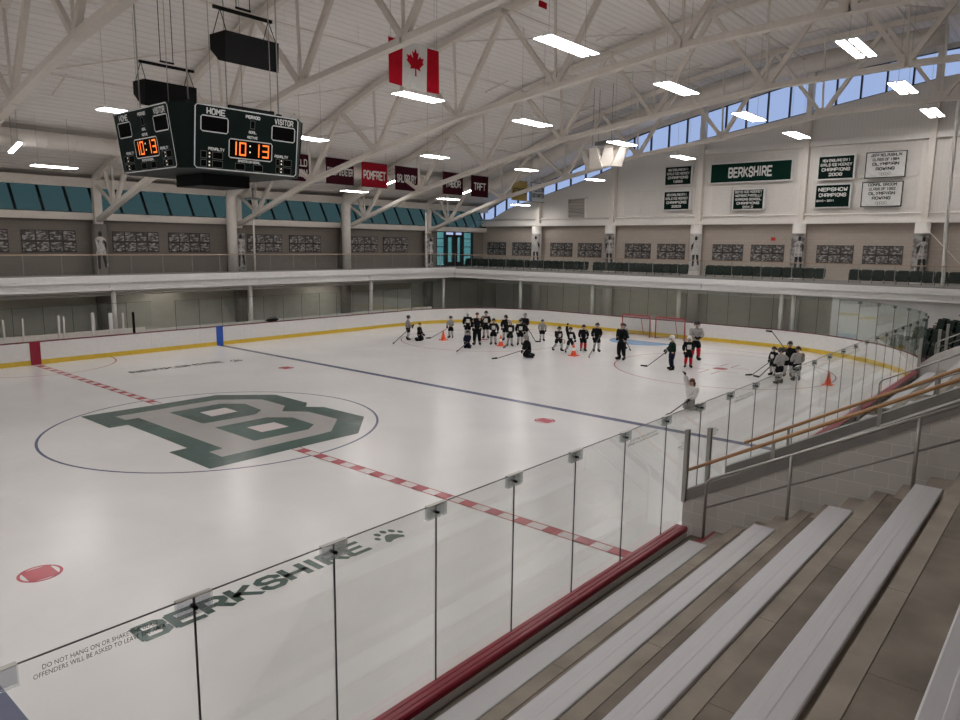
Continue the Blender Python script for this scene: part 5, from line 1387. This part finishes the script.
a = P_(19.2, 1.25, 1.26, 250, 'person in black skating with knees bent, left of the hand raisers', pose='skate', emblem='F', lean=14, arms={'L': (.3,.1,1.0), 'R': (.28,-.15,1.0)})
a = P_(18.95, .35, 1.30, 235, 'person in black with arm thrown up beside the large right-hand cone', pose='skate', emblem='F', socks='csock', arms={'R': up_(-1), 'L': (.2,.25,.95)})
P_(20.0, .25, 1.34, 225, 'person in black with red trimmed socks behind the right-hand cone', socks='cred', arms={'L': (.2,.2,1.0)})
a = P_(20.3, -.35, 1.46, 220, 'person in black with black helmet at the right edge of the cone trio', arms={'L': (.25,.12,1.0)})
stick(a['L'], (18.55, -1.0, 0), 'hockey stick of the skater right of the large cone')
P_(22.3, -.75, 1.30, 230, 'person in grey half hidden behind the adult coach', top='cgrey', helm='hblack')
a = P_(18.9, -2.55, 1.76, 175, 'adult person in all black standing alone in front of the goals', adult=True, helm=None, hair='short', arms={'R': (.42,.02,1.12), 'L': (.25,.2,1.0)})
stick((20.0, -2.0, .95), (21.9, -1.4, 0), 'hockey stick held behind the lone adult in black')
a = P_(18.0, -5.5, 1.5, 130, 'person in dark green with a white helmet and blue socks facing the goals', top='cgreen', helm='hwhite', socks='cnavy', pants='cnavy', arms={'L': (.3,.1,.98), 'R': (.3,-.1,1.05)})
stick(a['L'], (18.0, -4.35, 0), 'long hockey stick of the white-helmeted skater in dark green')
P_(19.1, -5.75, 1.4, 210, 'person in black with white helmet and bright red socks', helm='hwhite', socks='cred', emblem='F', arms={'L': (.25,.1,1.0)})
P_(21.3, -5.1, 1.84, 215, 'tall person in black and grey standing behind the red socked skater', top='cgrey', helm='hblack', socks='cred', arms={'L': (.25,.1,1.1), 'R': (.25,-.1,1.1)})
a = P_(11.3, -9.4, 1.06, 160, 'person with brown ponytail in a white jersey kneeling near the glass, hand raised', pose='kneel', top='cwhite', pants='cgrey', socks='cgrey', helm=None, hair='long', arms={'R': (.20,-.22,1.98), 'L': (.24,.12,.98)})
stick(a['L'], (10.1, -9.2, 0), 'hockey stick of the kneeling person in white')
a = P_(19.75, -9.2, 1.22, 160, 'small person in black with white emblem, leftmost of the right-hand group', top='cblack', arms={'L': (.3,.1,1.0), 'R': (.3,-.1,1.0)}, emblem='F')
stick(a['L'], (19.15, -8.55, 0), 'hockey stick on the ice at the left of the right-hand group')
a = P_(18.05, -10.0, 1.42, 70, 'person in a grey jersey seen from behind in the right-hand group', top='cgrey', arms={'L': (.28,.1,1.02), 'R': (.1,-.25,1.2)}, socks='csock')
stick(a['L'], (18.85, -8.95, 0), 'hockey stick of the grey jersey skater in the right-hand group')
a = P_(19.9, -9.75, 1.48, 200, 'taller person in black at the back of the right-hand group', arms={'R': (.15,-.3,1.35)})
stick((19.7, -9.6, 1.2), (20.2, -8.9, 1.75), 'hockey stick held up in the air in the right-hand group')
P_(19.2, -10.3, 1.38, 40, 'person in a pale grey jersey at the right edge of the right-hand group', top='cgrey', socks='csock', arms={'L': (.2,.2,1.0)})

# ------------------------------------------------------------------ sky, camera, exposure
w = bpy.data.worlds.new('World'); SC.world = w; w.use_nodes = True
nt = w.node_tree; bg = nt.nodes['Background']
sk = nt.nodes.new('ShaderNodeTexSky'); sk.sky_type = 'HOSEK_WILKIE'; sk.turbidity = 3.0; sk.ground_albedo = .2
sk.sun_direction = V((-.6, -.5, .35)).normalized()
mix = nt.nodes.new('ShaderNodeMixRGB'); mix.inputs[0].default_value = .9; mix.inputs[2].default_value = (.46, .54, .82, 1)
nt.links.new(sk.outputs[0], mix.inputs[1]); nt.links.new(mix.outputs[0], bg.inputs['Color'])
bg.inputs['Strength'].default_value = 1.0

cam = bpy.data.cameras.new('Camera'); co = bpy.data.objects.new('Camera', cam); COL.objects.link(co)
Rv, Uv, Fv = V((.64935,-.76040,.01211)), V((.11350,.11265,.98713)), V((.75197,.63964,-.15945))
mx = Matrix(((Rv.x,Uv.x,-Fv.x,0),(Rv.y,Uv.y,-Fv.y,0),(Rv.z,Uv.z,-Fv.z,0),(0,0,0,1)))
mx.translation = V((-10.5417,-18.9179,5.2551)); co.matrix_world = mx
cam.sensor_width = 36; cam.lens = 714.65/960*36; cam.clip_start = .05; cam.clip_end = 300
SC.camera = co
vs = SC.view_settings
vs.view_transform = 'Standard'; vs.look = 'None'; vs.gamma = 1; vs.exposure = 0.0; vs.use_curve_mapping = False
SC.cycles.use_denoising = True
SC.cycles.max_bounces = 10; SC.cycles.transparent_max_bounces = 40; SC.cycles.diffuse_bounces = 5
SC.cycles.sample_clamp_indirect = 6
